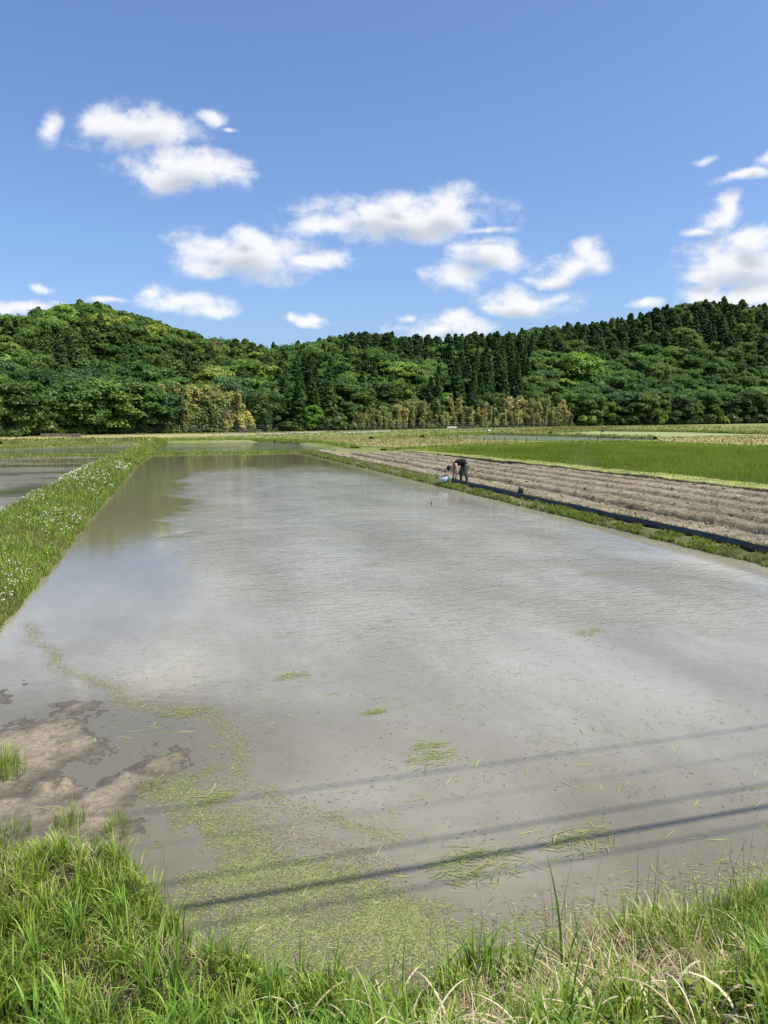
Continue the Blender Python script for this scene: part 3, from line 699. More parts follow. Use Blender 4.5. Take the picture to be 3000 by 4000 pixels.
# -- near bank below the road, and the road itself
SH_X = [-6, -1.2, -.45, -.33, -.16, .02, .3, .8, 1.35, 2.1, 2.8, 3.4, 8]
SH_Y = [4.9, 4.85, 4.72, 4.55, 4.1, 3.65, 3.4, 3.15, 3.2, 3.15, 3.2, 3.2, 3.2]
def bank_z(X, Y):
    d = np.interp(X, SH_X, SH_Y) + (fbm(X * 2.3, Y * 2.3, 3, 61) - .5) * .22 - Y
    z = -.12 + .27 * sstep(-.15, .35, d) + 1.0 * sstep(3.15, .85, Y) * sstep(-.1, 1.2, d)
    return z + (fbm(X * 4, Y * 4, 3, 63) - .5) * .10 * sstep(1.0, 1.3, Y)
structure('bank', grid_mesh('bank', np.arange(-9, 9.01, .07), np.concatenate([np.arange(-1.2, .9, .3), np.arange(.9, 5.4, .06)]), bank_z, M['bankearth']))
structure('road', poly_sheet('road', [(-300, -5.2), (300, -5.2), (300, .55), (-300, .55)], flat(1.165), M['asphalt'], 0, 30))
structure('road_embankment', poly_sheet('road_embankment', [(-300, -7.5), (300, -7.5), (300, -5.2), (-300, -5.2)], lambda x, y: 1.165 + (y + 5.2) * .5, M['levee'], 0, 30))
for xa, xb in ((-300, -8.9), (8.9, 300)):
    structure('road_embankment', poly_sheet('road_embankment', [(xa, .5), (xb, .5), (xb, 3.3), (xa, 3.3)], lambda x, y: 1.15 - (y - .5) * .47, M['levee'], 0, 40))

# -- mud flats rising out of the water in the near corner
def mud_z(X, Y):
    z = np.full(X.shape, -.06)
    wob = (fbm(X * 3.2, Y * 3.2, 5, 71, .65) - .5) * .60
    for p in MUD:
        d = sdist(X, Y, p) + wob
        z = np.maximum(z, np.clip(-d * .11, -.06, .04) + .004 * sstep(.05, -.1, d))
    z = z + (fbm(X * 9, Y * 9, 4, 73, .6) - .5) * .035 + (fbm(X * 30, Y * 30, 2, 75) - .5) * .012
    lump = np.exp(-((X + .92) ** 2 + (Y - 5.75) ** 2) / .018)
    return z + lump * (.05 + .14 * (fbm(X * 14, Y * 14, 3, 77) - .4))
o = structure('mud_flat', grid_mesh('mud_flat', np.arange(-2.6, 1.0, .02), np.arange(4.35, 8.6, .022), mud_z, M['mud'])); o['label'] = 'low flats of drying brown mud in the paddy corner'

# -- far track and concrete channels
def ribbon(name, pts, w, m, off):
    pts = np.array(pts, float); P = []
    for a, b in zip(pts[:-1], pts[1:]):
        n = max(2, int(np.linalg.norm(b - a) / 2))
        for i in range(n): P.append(a + (b - a) * i / n)
    P.append(pts[-1]); P = np.array(P); T = np.gradient(P, axis=0); T /= np.linalg.norm(T, axis=1, keepdims=True); N = np.stack([T[:, 1], -T[:, 0]], -1)
    A = P + N * w / 2; Bq = P - N * w / 2
    V = np.stack([np.c_[A, zt(A[:, 0], A[:, 1]) + off], np.c_[Bq, zt(Bq[:, 0], Bq[:, 1]) + off]], 1).reshape(-1, 3)
    i = np.arange(len(P) - 1) * 2
    return np_mesh(name, V, np.stack([i, i + 2, i + 3, i + 1], -1)[:, ::-1], m)
structure('farm_track', ribbon('farm_track', TRACK, 2.2, M['track'], .07))
chan_where = ['leftmost of the pale concrete channels below the golden bamboo', 'second pale concrete channel from the left below the bamboo', 'middle pale concrete channel in the row below the bamboo', 'fourth pale concrete channel from the left below the bamboo', 'rightmost short pale concrete channel below the bamboo']
for pts, lb in zip(CHANNELS, chan_where):
    a, b = np.array(pts[0]), np.array(pts[1]); c = (a + b) / 2; L = float(np.linalg.norm(b - a)); an = math.atan2(b[1] - a[1], b[0] - a[0])
    z = float(zt(c[0], c[1])) + .02
    me = py_mesh('concrete_channel', [boxpart((0, .38, .11), (L, .14, .22), 0, .015), boxpart((0, -.38, .11), (L, .14, .22), 0, .015), boxpart((0, 0, .06), (L - .02, .62, .10))], M['concrete'], False)
    o = ob('concrete_channel', me); o.location = (c[0], c[1], z); o.rotation_euler = (0, 0, an); tag(o, lb, 'channel', 'concrete channels below the bamboo')

# ================================================================== THE FOREST
def cards(C, Nrm, size, asp=1.5, jit=.5):
    """leaf sprays: one small bent quad each"""
    n = len(C); Nrm = unit(Nrm + rng.normal(0, jit, (n, 3)))
    a = unit(np.cross(Nrm, unit(rng.normal(0, 1, (n, 3))))); b = np.cross(Nrm, a)
    s = (np.broadcast_to(size, (n,)) * rng.uniform(.65, 1.3, n))[:, None]
    p0 = C - a * s * .5 * asp; p1 = C + b * s * .5 - Nrm * s * .08; p2 = C + a * s * .5 * asp - Nrm * s * .12; p3 = C - b * s * .5 - Nrm * s * .08
    V = np.stack([p0, p1, p2, p3], 1).reshape(-1, 3)
    F = (np.arange(n) * 4)[:, None] + np.arange(4)[None]
    return V, F
def crown_mesh(name, C, Nrm, size, asp=1.5, jit=.5, tone=None):
    V, F = cards(C, Nrm, size, asp, jit); n = len(C)
    t = rng.uniform(.75, 1.25, (n, 1)) if tone is None else tone
    c = np.repeat(t * np.array([1, 1, 1]) * (1 + rng.normal(0, .06, (n, 3))), 4, 0)
    return np_mesh(name, V, F, M['leaf'], vcol=np.clip(c, .2, 2))
def sphere_dirs(n): return unit(rng.normal(0, 1, (n, 3)))
def broadleaf(seed, H=11.0, Rw=4.2, lobes=15, per=520, leaf=.36, tiers=False):
    C = []; Nn = []; tone = []; limbs = []
    for i in range(lobes):
        if i == 0: c = np.array([0, 0, H * .80]); r = Rw * .5
        else:
            a = i * 2.4 + rng.uniform(-.4, .4); q = (i / lobes) ** .7
            zz = H * (.88 - .70 * q ** 1.25) + rng.uniform(-.5, .5)
            rr = Rw * (.25 + .62 * math.sin(math.pi * min(.92, .18 + .62 * q))) * rng.uniform(.8, 1.05)
            c = np.array([math.cos(a) * rr, math.sin(a) * rr, zz]); r = Rw * rng.uniform(.32, .50)
        limbs.append(c)
        d = sphere_dirs(per); d[:, 2] = np.where(d[:, 2] < -.25, -d[:, 2] * .6, d[:, 2]); d = unit(d)
        bumpy = 1 + .22 * np.sin(d[:, 0] * 5 + i) * np.sin(d[:, 1] * 6 + 2 * i) + rng.normal(0, .10, per)
        sc = np.array([1.1, 1.1, .70 if tiers else .88])
        rad = rng.uniform(.72, 1.0, per) ** .5 * bumpy
        C.append(c + d * sc * (r * rad)[:, None]); Nn.append(unit(d * np.array([.8, .8, 1]) + np.array([0, 0, .45])))
        tone.append(np.full((per, 1), rng.uniform(.82, 1.18)) * rng.uniform(.8, 1.2, (per, 1)))
    me = crown_mesh('crown', np.concatenate(C), np.concatenate(Nn), leaf, 1.5, .45, np.concatenate(tone))
    parts = [tube([(0, 0, -.6), (.1, 0, H * .25), (0, .1, H * .55), (0, 0, H * .82)], [.26, .2, .13, .04], 7)]
    for c in limbs[1:10]:
        z0 = c[2] * rng.uniform(.35, .6)
        parts.append(tube([(0, 0, z0), (c[0] * .5, c[1] * .5, z0 + (c[2] - z0) * .65), tuple(c)], [.10, .07, .02], 5))
    return me, py_mesh('trunk', parts, M['bark'])
def conifer(seed, H=16.0, Rw=2.5, n=5200, pointed=1.0, leaf=.42):
    nb = 150
    z = H * (.16 + .82 * rng.random(nb) ** .85); az = rng.random(nb) * 2 * math.pi
    u = (z / H - .16) / .84
    prof = (1 - u ** (1.0 + .9 * (1 - pointed))) ** (.85 if pointed > .5 else .55) * np.minimum(1, .55 + u * 3)
    L = Rw * prof * rng.uniform(.65, 1.25, nb) + .12
    per = n // nb; C = []; Nn = []; tone = []
    for i in range(nb):
        t = rng.random(per) ** .55; wd = .16 * L[i] + .22
        r = L[i] * t; lat = rng.normal(0, wd, per) * (1.1 - .6 * t)
        zz = z[i] - .28 * r - .10 * r * r / max(L[i], .3) + rng.normal(0, .20, per) + .25
        ca, sa = math.cos(az[i]), math.sin(az[i])
        C.append(np.stack([ca * r - sa * lat, sa * r + ca * lat, zz], -1))
        Nn.append(np.stack([ca * np.full(per, .55), sa * np.full(per, .55), np.full(per, .8)], -1))
        tone.append(np.full((per, 1), rng.uniform(.8, 1.2)) * rng.uniform(.8, 1.2, (per, 1)))
    k = 60; zt_ = rng.uniform(.93, 1.0, k) * H
    C.append(np.stack([rng.normal(0, .12, k), rng.normal(0, .12, k), zt_], -1)); Nn.append(np.tile([[0, 0.3, .8]], (k, 1))); tone.append(np.ones((k, 1)))
    me = crown_mesh('crown', np.concatenate(C), np.concatenate(Nn), leaf, 1.9, .5, np.concatenate(tone))
    parts = [tube([(0, 0, -.8), (0, 0, H * .5), (0, 0, H * .97)], [.24, .15, .03], 7)]
    return me, py_mesh('trunk', parts, M['bark'])
def bamboo(seed, H=8.0):
    C = []; Nn = []; tone = []; parts = []
    for i in range(9):
        a = rng.random() * 6.28; r0 = rng.uniform(0, 1.9); bx, by = r0 * math.cos(a), r0 * math.sin(a)
        h = H * rng.uniform(.55, 1.12); la = rng.random() * 6.28; lean = rng.uniform(.08, .30) * h
        tt = np.linspace(0, 1, 8); px = bx + math.cos(la) * lean * tt ** 2.2; py = by + math.sin(la) * lean * tt ** 2.2; pz = -.3 + (h + .3) * tt * (1 - .06 * tt ** 3)
        parts.append(tube(list(zip(px, py, pz)), list(np.linspace(.045, .01, 8)), 5))
        n = 480; t = .12 + .78 * rng.random(n) ** .8
        wid = (.16 + .78 * np.sin(np.clip((t - .05) / .95, 0, 1) * math.pi * .88) ** .8) * rng.uniform(.7, 1.2)
        d = sphere_dirs(n) * (rng.random(n) ** .45)[:, None] * wid[:, None]
        d[:, 2] = d[:, 2] * .7 - .25 * np.hypot(d[:, 0], d[:, 1])
        c = np.stack([np.interp(t, tt, px), np.interp(t, tt, py), np.interp(t, tt, pz)], -1) + d
        C.append(c); Nn.append(unit(d) + np.array([0, 0, .7]))
        tn = rng.uniform(.75, 1.25); tone.append(np.full((n, 1), tn) * rng.uniform(.7, 1.3, (n, 1)))
    me = crown_mesh('foliage', np.concatenate(C), np.concatenate(Nn), .27, 2.2, .6, np.concatenate(tone))
    return me, py_mesh('culm', parts, M['culm'])
def shrub(seed, H=2.2, Rw=1.5):
    C = []; Nn = []
    for i in range(7):
        a = rng.random() * 6.28; rr = rng.uniform(0, .75) * Rw; c = np.array([math.cos(a) * rr, math.sin(a) * rr, H * rng.uniform(.25, .68)]); r = rng.uniform(.35, .6) * Rw * .8
        d = sphere_dirs(190); d[:, 2] = np.where(d[:, 2] < -.4, -d[:, 2], d[:, 2])
        C.append(c + d * (r * rng.uniform(.7, 1.1, 190))[:, None]); Nn.append(unit(d + np.array([0, 0, .4])))
    me = crown_mesh('foliage', np.concatenate(C), np.concatenate(Nn), .26, 1.6, .5)
    parts = [tube([(0, 0, -.2), (.15 * math.cos(k), .15 * math.sin(k), H * .4), (.5 * math.cos(k), .5 * math.sin(k), H * .75)], [.04, .03, .01], 5) for k in (0, 1.3, 2.6, 4, 5.2)]
    return me, py_mesh('stems', parts, M['bark'])

VAR = {
    'broadleaf': [broadleaf(i, tiers=i % 2 == 0, lobes=17 + i % 5, Rw=3.9 + .3 * (i % 3)) for i in range(7)],
    'conifer': [conifer(i, 16, 3.7 + .2 * (i % 3), n=6800, pointed=(.2, .6, .4, .8, .3)[i], leaf=.46) for i in range(5)],
    'cedar': [conifer(i, 19, 3.4, n=6800, pointed=1.0, leaf=.46) for i in range(4)],
    'bamboo': [bamboo(i) for i in range(6)],
    'shrub': [shrub(i) for i in range(4)],
}
HN = {'broadleaf': 11.0, 'conifer': 16.0, 'cedar': 19.0, 'bamboo': 8.0, 'shrub': 2.2}
NAMES = {'broadleaf': ('broadleaf_tree', 'tree', 'trunk', 'crown'), 'conifer': ('conifer_tree', 'tree', 'trunk', 'crown'), 'cedar': ('cedar_tree', 'tree', 'trunk', 'crown'),
         'bamboo': ('bamboo', 'bamboo', 'culm', 'foliage'), 'shrub': ('shrub', 'shrub', 'stems', 'foliage')}
TREES = []     # (kind, s, t, x, y, z, height, colour, width factor)
def jc(c, j=.16):
    k = random.uniform(1 - j, 1 + j); return tuple(max(.004, a * k * random.uniform(1 - j * .4, 1 + j * .4)) for a in c)
G_DARK, G_MID, G_BRIGHT, G_YEL, G_BLUE = (.068, .120, .028), (.104, .170, .034), (.155, .230, .042), (.21, .265, .048), (.088, .150, .052)
N_DARK, N_MID, N_OLIVE = (.058, .104, .028), (.076, .128, .032), (.100, .145, .036)
def pick(s, t):
    u = random.random()
    if s < .36:
        if t < .26:
            return ('broadleaf', random.choice([G_DARK, G_MID, G_MID, G_BLUE]))
        if .05 < s < .27 and .26 <= t < .64: return ('conifer', random.choice([N_MID, N_OLIVE, N_MID])) if u < .88 else ('broadleaf', G_MID)
        if t > .9 and .09 < s < .24: return ('conifer', N_OLIVE) if u < .6 else ('broadleaf', G_DARK)
        if s >= .22 and t > .75: return ('conifer', N_OLIVE) if u < .55 else ('broadleaf', G_MID)
        return ('broadleaf', random.choice([G_MID, G_BRIGHT, G_BRIGHT, G_YEL])) if u < .72 else ('conifer', N_OLIVE)
    if s < .435:
        if t < .62: return ('cedar', N_MID) if u < .75 else ('broadleaf', G_MID)
        return ('conifer', N_MID) if u < .7 else ('broadleaf', G_MID)
    if s < .56:
        if t < .38: return ('broadleaf', random.choice([G_MID, G_BRIGHT, G_DARK])) if u < .7 else ('cedar', N_MID)
        if t < .7: return ('broadleaf', random.choice([G_MID, G_BRIGHT])) if u < .4 else ('conifer', N_DARK)
        return ('conifer', random.choice([N_DARK, N_MID]))
    if s < .69:
        if t < .75: return ('cedar', N_DARK) if u < .92 else ('broadleaf', G_DARK)
        return ('conifer', random.choice([N_DARK, N_MID]))
    edge = .50 - .12 * math.sin((s - .69) * 9)
    if t < edge: return ('broadleaf', random.choice([G_MID, G_MID, G_DARK, G_BRIGHT, G_BLUE]))
    if t < edge + .12: return ('broadleaf', random.choice([G_MID, G_DARK])) if u < .5 else ('conifer', N_DARK)
    return ('conifer', random.choice([N_DARK, N_DARK, N_MID])) if u < .93 else ('broadleaf', G_DARK)
def height_at(kind, s, t):
    if kind == 'broadleaf': return random.uniform(6.5, 10.5)
    if kind == 'cedar': return random.uniform(10, 14) * (1 if t < .35 else .86) if s > .55 else random.uniform(8.5, 11.5)
    if kind == 'conifer': return random.uniform(8.0, 11)
def add(kind, s, t, h, c, wf=1.0):
    x, y, z = (float(a) for a in hill_point(s, t)); TREES.append((kind, s, t, x, y, z - .15, h, jc(c), wf))
rows = [.01, .06, .12, .19, .26, .33, .40, .47, .54, .61, .68, .75, .82, .89, .95, 1.0]
for ri, t in enumerate(rows):
    a = np.array(hill_point(-.06, t)); b = np.array(hill_point(1.06, t)); L = np.linalg.norm((b - a)[:2]); sp = 4.8 if t < .3 else 4.7
    n = int(L / sp)
    for i in range(n):
        s = -.06 + 1.12 * (i + .5 * (ri % 2) + random.uniform(-.25, .25)) / n; tt = max(.0, t + random.uniform(-.025, .025))
        if t < .05 and (.22 < s < .38 or .455 < s < .75): continue
        if t < .15 and (.225 < s < .345 or .47 < s < .73) and random.random() < .8: continue
        k, c = pick(s, tt); h = height_at(k, s, tt)
        if tt > .93:
            h = random.uniform(6.8, 10.8)
            if k == 'conifer' and random.random() < .22: k, c = 'broadleaf', G_DARK
        add(k, s, tt, h, c, random.uniform(.85, 1.4))
# trees that stand out in the photograph
MARK = [
    ('broadleaf', .405, .015, 6.0, (.15, .25, .035), 1.0, 'bright green leafy tree standing at the field edge between the two bamboo stands'),
    ('broadleaf', .440, .012, 4.2, (.11, .19, .035), 1.1, 'low green bushy tree at the field edge beside the bright leafy tree'),
    ('broadleaf', .572, .10, 8.2, (.17, .26, .035), 1.1, 'light yellow green tree rising behind the khaki bamboo below the tall cedars'),
    ('broadleaf', .165, .70, 9.5, (.20, .26, .04), 1.1, 'yellowest tree crown high on the left hill'),
    ('broadleaf', .275, .80, 10.0, (.15, .085, .055), 1.0, 'brownish red dying tree crown just under the saddle ridge'),
    ('broadleaf', .75, .34, 13.5, (.12, .20, .032), 1.25, 'large bright green broadleaf tree in the middle of the right slope'),
    ('broadleaf', .80, .15, 12.5, (.07, .14, .030), 1.2, 'tallest deep green tree at the foot of the right hill'),
    ('broadleaf', .045, .01, 7.0, (.10, .17, .03), 1.25, 'spreading light green tree at the field edge near the low wall'),
    ('broadleaf', .13, .012, 5.5, (.10, .17, .03), 1.1, 'small light green tree just behind the low concrete wall'),
    ('broadleaf', .885, .06, 9.5, (.085, .155, .03), 1.15, 'domed green tree on the field edge below the right hill'),
]
for m_ in MARK: add(m_[0], m_[1], m_[2], m_[3], m_[4], m_[5])
N_MARK = len(MARK)
marks = {len(TREES) - N_MARK + i: MARK[i][6] for i in range(N_MARK)}
for (s0, s1, c0, hh, rws) in ((.222, .352, ((.30, .295, .095), (.27, .28, .09), (.21, .25, .075), (.33, .30, .10)), 8.8, (.004, .03, .06, .09)), (.352, .46, ((.22, .23, .07), (.17, .20, .06)), 5.5, (.03,)), (.462, .742, ((.29, .28, .105), (.31, .285, .11), (.23, .25, .085)), 7.0, (.002, .03, .065))):
    for ri, t in enumerate(rws):
        a = np.array(hill_point(s0, t)); b = np.array(hill_point(s1, t)); n = int(np.linalg.norm((b - a)[:2]) / (2.5 if hh > 6 else 4.5))
        for i in range(n):
            s = s0 + (s1 - s0) * (i + .5 * (ri % 2) + random.uniform(-.3, .3)) / n
            add('bamboo', s, t + random.uniform(0, .012), hh * random.uniform(.62, 1.15) * (.8 if ri == 0 else 1), random.choice(c0), random.uniform(1.0, 1.45))
for i in range(110):
    s = -.02 + 1.04 * (i + random.uniform(-.35, .35)) / 110
    bz = .22 < s < .36 or .46 < s < .75
    add('shrub', s, -.004 + random.uniform(-.008, .006), random.uniform(.7, 1.5) if bz else random.uniform(1.2, 3.8), random.choice([G_MID, G_BRIGHT, G_DARK, (.12, .15, .05)]), random.uniform(.9, 1.6))

def ordinal(n):
    one = 'zeroth first second third fourth fifth sixth seventh eighth ninth tenth eleventh twelfth thirteenth fourteenth fifteenth sixteenth seventeenth eighteenth nineteenth'.split()
    tens = {2: 'twent', 3: 'thirt', 4: 'fort', 5: 'fift', 6: 'sixt', 7: 'sevent', 8: 'eight', 9: 'ninet'}
    if n < 20: return one[n]
    return tens[n // 10] + ('ieth' if n % 10 == 0 else 'y-' + one[n % 10])
def zone(kind, s, t):
    hill = 'left hill' if s < .33 else 'low saddle' if s < .45 else 'middle hill' if s < .69 else 'right hill'
    tier = 'foot' if t < .07 else 'lower slope' if t < .24 else 'middle slope' if t < .5 else 'upper slope' if t < .86 else 'ridge'
    return hill, tier
DESC = {'broadleaf': 'rounded green broadleaf tree', 'conifer': 'dark green conifer', 'cedar': 'tall pointed dark cedar', 'bamboo': 'feathery bamboo clump', 'shrub': 'low leafy shrub'}
zones = {}; stuff_pts = {}; KEEP = set()
for kind in VAR:   # at most 300 of a kind are single things: those that show largest
    ids = [i for i, T in enumerate(TREES) if T[0] == kind and -.012 <= T[1] <= 1.012]
    ids.sort(key=lambda i: -TREES[i][6] / math.hypot(TREES[i][3], TREES[i][4])); KEEP |= set(ids[:290])
for i, T in enumerate(TREES):
    kind, s, t = T[:3]
    if s < -.012 or s > 1.012 or (i not in marks and i not in KEEP): stuff_pts.setdefault(kind, []).append(T); continue
    if i in marks: continue
    if kind == 'bamboo': key = (kind, 'golden' if s < .352 else 'green' if s < .46 else 'khaki', 'front' if t < .022 else 'second' if t < .05 else 'back')
    elif kind == 'shrub': key = (kind, 'a' if s < .33 else 'b' if s < .69 else 'c', '')
    else: key = (kind,) + zone(kind, s, t)
    zones.setdefault(key, []).append(i)
LAB = dict(marks); GRP = {}
for key, ids in zones.items():
    ids.sort(key=lambda i: math.atan2(TREES[i][3], TREES[i][4]))
    for j, i in enumerate(ids):
        if key[0] == 'bamboo':
            LAB[i] = f'{ordinal(j + 1)} clump from the left in the {key[2]} row of the {key[1]} bamboo'; GRP[i] = f'{key[1]} bamboo along the field edge'
        elif key[0] == 'shrub':
            LAB[i] = f'{ordinal(j + 1)} low leafy shrub from the left along the foot of the ' + {'a': 'left hill', 'b': 'middle hill', 'c': 'right hill'}[key[1]]; GRP[i] = 'shrubs along the field edge'
        else:
            LAB[i] = f'{ordinal(j + 1)} {DESC[key[0]]} from the left on the {key[2]} of the {key[1]}'; GRP[i] = f'{key[0]} trees on the {key[1]}'
vi = 0
for i, (kind, s, t, x, y, z, h, c, wf) in enumerate(TREES):
    if i not in LAB: continue
    vs = VAR[kind]; vi += 1
    me, tr = vs[(vi * 7 + int(s * 997)) % len(vs)]; nm, cat, tn, cn = NAMES[kind]
    root = thing(nm, LAB[i], cat, (x, y, z), random.uniform(0, 6.28), GRP.get(i, 'trees that stand out on the hills'))
    k = h / HN[kind]; root.scale = (k * wf, k * wf, k)
    root.rotation_euler[0] = random.uniform(-.03, .03)
    o = ob(tn, tr, root); o = ob(cn, me, root); o.color = (*c, 1)
    o.rotation_euler = (0, 0, 0)

# the woods beyond the frame on both sides and behind the crest read as one mass
def forest_mass(name, kind, pts, color, lb, lo, hi):
    srcs = bpy.data.collections.new(name + '_sources')
    for me, tr in VAR[kind]: srcs.objects.link(bpy.data.objects.new('crown_source', me))
    me = bpy.data.meshes.new(name); me.from_pydata(pts, [], []); me.update()
    o = ob(name, me); o.color = (*color, 1); o['kind'] = 'stuff'; o['label'] = lb
    ng = bpy.data.node_groups.new(name, 'GeometryNodeTree')
    ng.interface.new_socket('Geometry', in_out='INPUT', socket_type='NodeSocketGeometry'); ng.interface.new_socket('Geometry', in_out='OUTPUT', socket_type='NodeSocketGeometry')
    n = ng.nodes; l = ng.links; gi = n.new('NodeGroupInput'); go = n.new('NodeGroupOutput'); ip = n.new('GeometryNodeInstanceOnPoints'); ci = n.new('GeometryNodeCollectionInfo')
    ci.inputs[0].default_value = srcs; ci.inputs['Separate Children'].default_value = True; ci.inputs['Reset Children'].default_value = True; ip.inputs['Pick Instance'].default_value = True
    ri = n.new('FunctionNodeRandomValue'); ri.data_type = 'INT'; ri.inputs[4].default_value = 0; ri.inputs[5].default_value = len(VAR[kind]) - 1
    rf = n.new('FunctionNodeRandomValue'); rf.data_type = 'FLOAT'; rf.inputs[2].default_value = lo; rf.inputs[3].default_value = hi; rf.inputs['Seed'].default_value = 4
    rv = n.new('FunctionNodeRandomValue'); rv.data_type = 'FLOAT_VECTOR'; rv.inputs[0].default_value = (0, 0, 0); rv.inputs[1].default_value = (0, 0, 6.28)
    l.new(gi.outputs[0], ip.inputs['Points']); l.new(ci.outputs[0], ip.inputs['Instance']); l.new(ri.outputs[2], ip.inputs['Instance Index']); l.new(rf.outputs[1], ip.inputs['Scale']); l.new(rv.outputs[0], ip.inputs['Rotation']); l.new(ip.outputs[0], go.inputs[0])
    md = o.modifiers.new('scatter', 'NODES'); md.node_group = ng
extra = {'broadleaf': [], 'conifer': []}
for s0, s1 in ((-.29, -.06), (1.06, 1.32)):
    for t in np.arange(.01, 1.0, .07):
        a = np.array(hill_point(s0, t)); b = np.array(hill_point(s1, t)); n = int(np.linalg.norm((b - a)[:2]) / 5.5)
        for i in range(n):
            s = s0 + (s1 - s0) * (i + random.random()) / n; extra['broadleaf' if random.random() < .5 else 'conifer'].append(tuple(float(q) for q in hill_point(s, t + random.uniform(-.03, .03))))
for t in (1.05, 1.11, 1.18):
    for i in range(200):
        s = -.25 + 1.5 * (i + random.random()) / 200; extra['broadleaf' if s < .3 and random.random() < .6 else 'conifer'].append(tuple(float(q) for q in hill_point(s, t)))
forest_mass('broadleaf_forest', 'broadleaf', [T[3:6] for T in stuff_pts.get('broadleaf', [])] + extra['broadleaf'], G_MID, 'dense broadleaf wood filling the far upper slopes of the hills', .62, .95)
forest_mass('conifer_forest', 'conifer', [T[3:6] for T in stuff_pts.get('conifer', []) + stuff_pts.get('cedar', [])] + extra['conifer'], N_DARK, 'dense dark conifer wood filling the far upper slopes of the hills', .50, .68)
print('TREES', {k: sum(1 for i, T in enumerate(TREES) if T[0] == k and i in LAB) for k in VAR})

# ================================================================== GRASS AND CROPS
GREENS = [(.22, .320, .038), (.31, .415, .058), (.115, .185, .021), (.43, .50, .095), (.27, .36, .047)]
def levee_points(V, N, jlo, jhi, wfun=None):
    n, k, _ = V.shape
    i = rng.uniform(0, n - 1.001, N * 6); j = rng.uniform(jlo, jhi, N * 6)
    i0 = i.astype(int); j0 = j.astype(int); fi = (i - i0)[:, None]; fj = (j - j0)[:, None]
    p = (V[i0, j0] * (1 - fi) + V[i0 + 1, j0] * fi) * (1 - fj) + (V[i0, j0 + 1] * (1 - fi) + V[i0 + 1, j0 + 1] * fi) * fj
    if wfun is not None:
        keep = rng.random(len(p)) < wfun(p[:, 0], p[:, 1]); p = p[keep]
    return p[:N]
def px_m(p): return np.hypot(p[:, 0], p[:, 1]) / 740.0
def turf(p, h0, h1, wmul=1.0, cols=GREENS, segs=2, patch=.5, bend=(.2, 1.1), dry=.0):
    n = len(p); D = px_m(p)
    h = rng.uniform(h0, h1, n) * (.75 + .6 * fbm(p[:, 0] * 1.1, p[:, 1] * 1.1, 3, 81))
    w = np.maximum(.007, D * 1.0) * wmul * rng.uniform(.7, 1.2, n)
    c = mixc(cols, n) * (.78 + patch * fbm(p[:, 0] * .7, p[:, 1] * .7, 3, 85))[:, None]
    yel = sstep(.52, .72, fbm(p[:, 0] * .9 + 7, p[:, 1] * .9, 3, 87))[:, None]
    c = c * (1 - .55 * yel) + np.array([.27, .27, .085]) * .55 * yel
    if dry:
        m = rng.random(n) < dry; c[m] = mixc([(.34, .28, .13), (.25, .18, .09)], int(m.sum()))
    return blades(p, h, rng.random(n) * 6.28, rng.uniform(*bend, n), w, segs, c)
inview = lambda x, y: (np.arctan2(x, np.maximum(y, .1)) > R(-17)) & (np.arctan2(x, np.maximum(y, .1)) < R(49)) & (y > 1)

G = Pile()
near_w = lambda x, y: np.where(inview(x, y) & (y > 7), np.clip(11.0 / np.maximum(y, 1), .10, 1), np.where((y > 1.5) & (y < 22), .22, .02))
pL = levee_points(LV['left'], 66000, 1.6, 13.2, near_w)
LG = [(.15, .235, .028), (.21, .30, .042), (.095, .16, .018), (.29, .35, .07)]
G.add(*turf(pL, .035, .105, dry=.10, patch=.9, cols=LG))
G.add(*turf(levee_points(LV['left'], 3500, 2, 12.8, near_w), .12, .26, .7, bend=(.1, .7), dry=.3))
for k, n, h in (('cross', 5200, (.03, .11)), ('leftcross', 4200, (.04, .13)), ('strip', 5000, (.02, .05)), ('riceback', 6500, (.08, .26)), ('pondright', 2600, (.08, .28)), ('pondback', 3000, (.08, .24)), ('leftback', 2600, (.05, .18)), ('l1', 1200, (.1, .3)), ('l2', 1500, (.1, .3)), ('l3', 1000, (.1, .3)), ('l7', 700, (.1, .3)), ('l8', 900, (.1, .3))):
    wf = lambda x, y: np.where(inview(x, y), 1, .03)
    c = GREENS if k != 'strip' else [(.36, .38, .13), (.42, .41, .18), (.27, .31, .08)]
    G.add(*turf(levee_points(LV[k], n, 4.2 if k == 'strip' else 1.5, 12.5, wf), *h, cols=c, dry=.06))
def right_w(x, y): return np.where(inview(x, y) & (y > 8), np.clip(13.0 / np.maximum(y, 1), .14, 1), .02)
G.add(*turf(levee_points(LV['right'], 9000, 1.5, 5.0, lambda x, y: right_w(x, y) * sstep(.36, .55, fbm(x * 2.5, y * 1.6, 3, 83))), .03, .095, dry=.22, cols=LG))
G.add(*turf(levee_points(LV['right'], 900, .9, 2.6, right_w), .07, .17, cols=LG, bend=(.5, 1.5), dry=.15))
G.add(*turf(levee_points(LV['right'], 5000, 6.5, 12.5, right_w), .03, .12, cols=[(.20, .23, .07), (.26, .25, .10), (.13, .18, .035)], dry=.2))
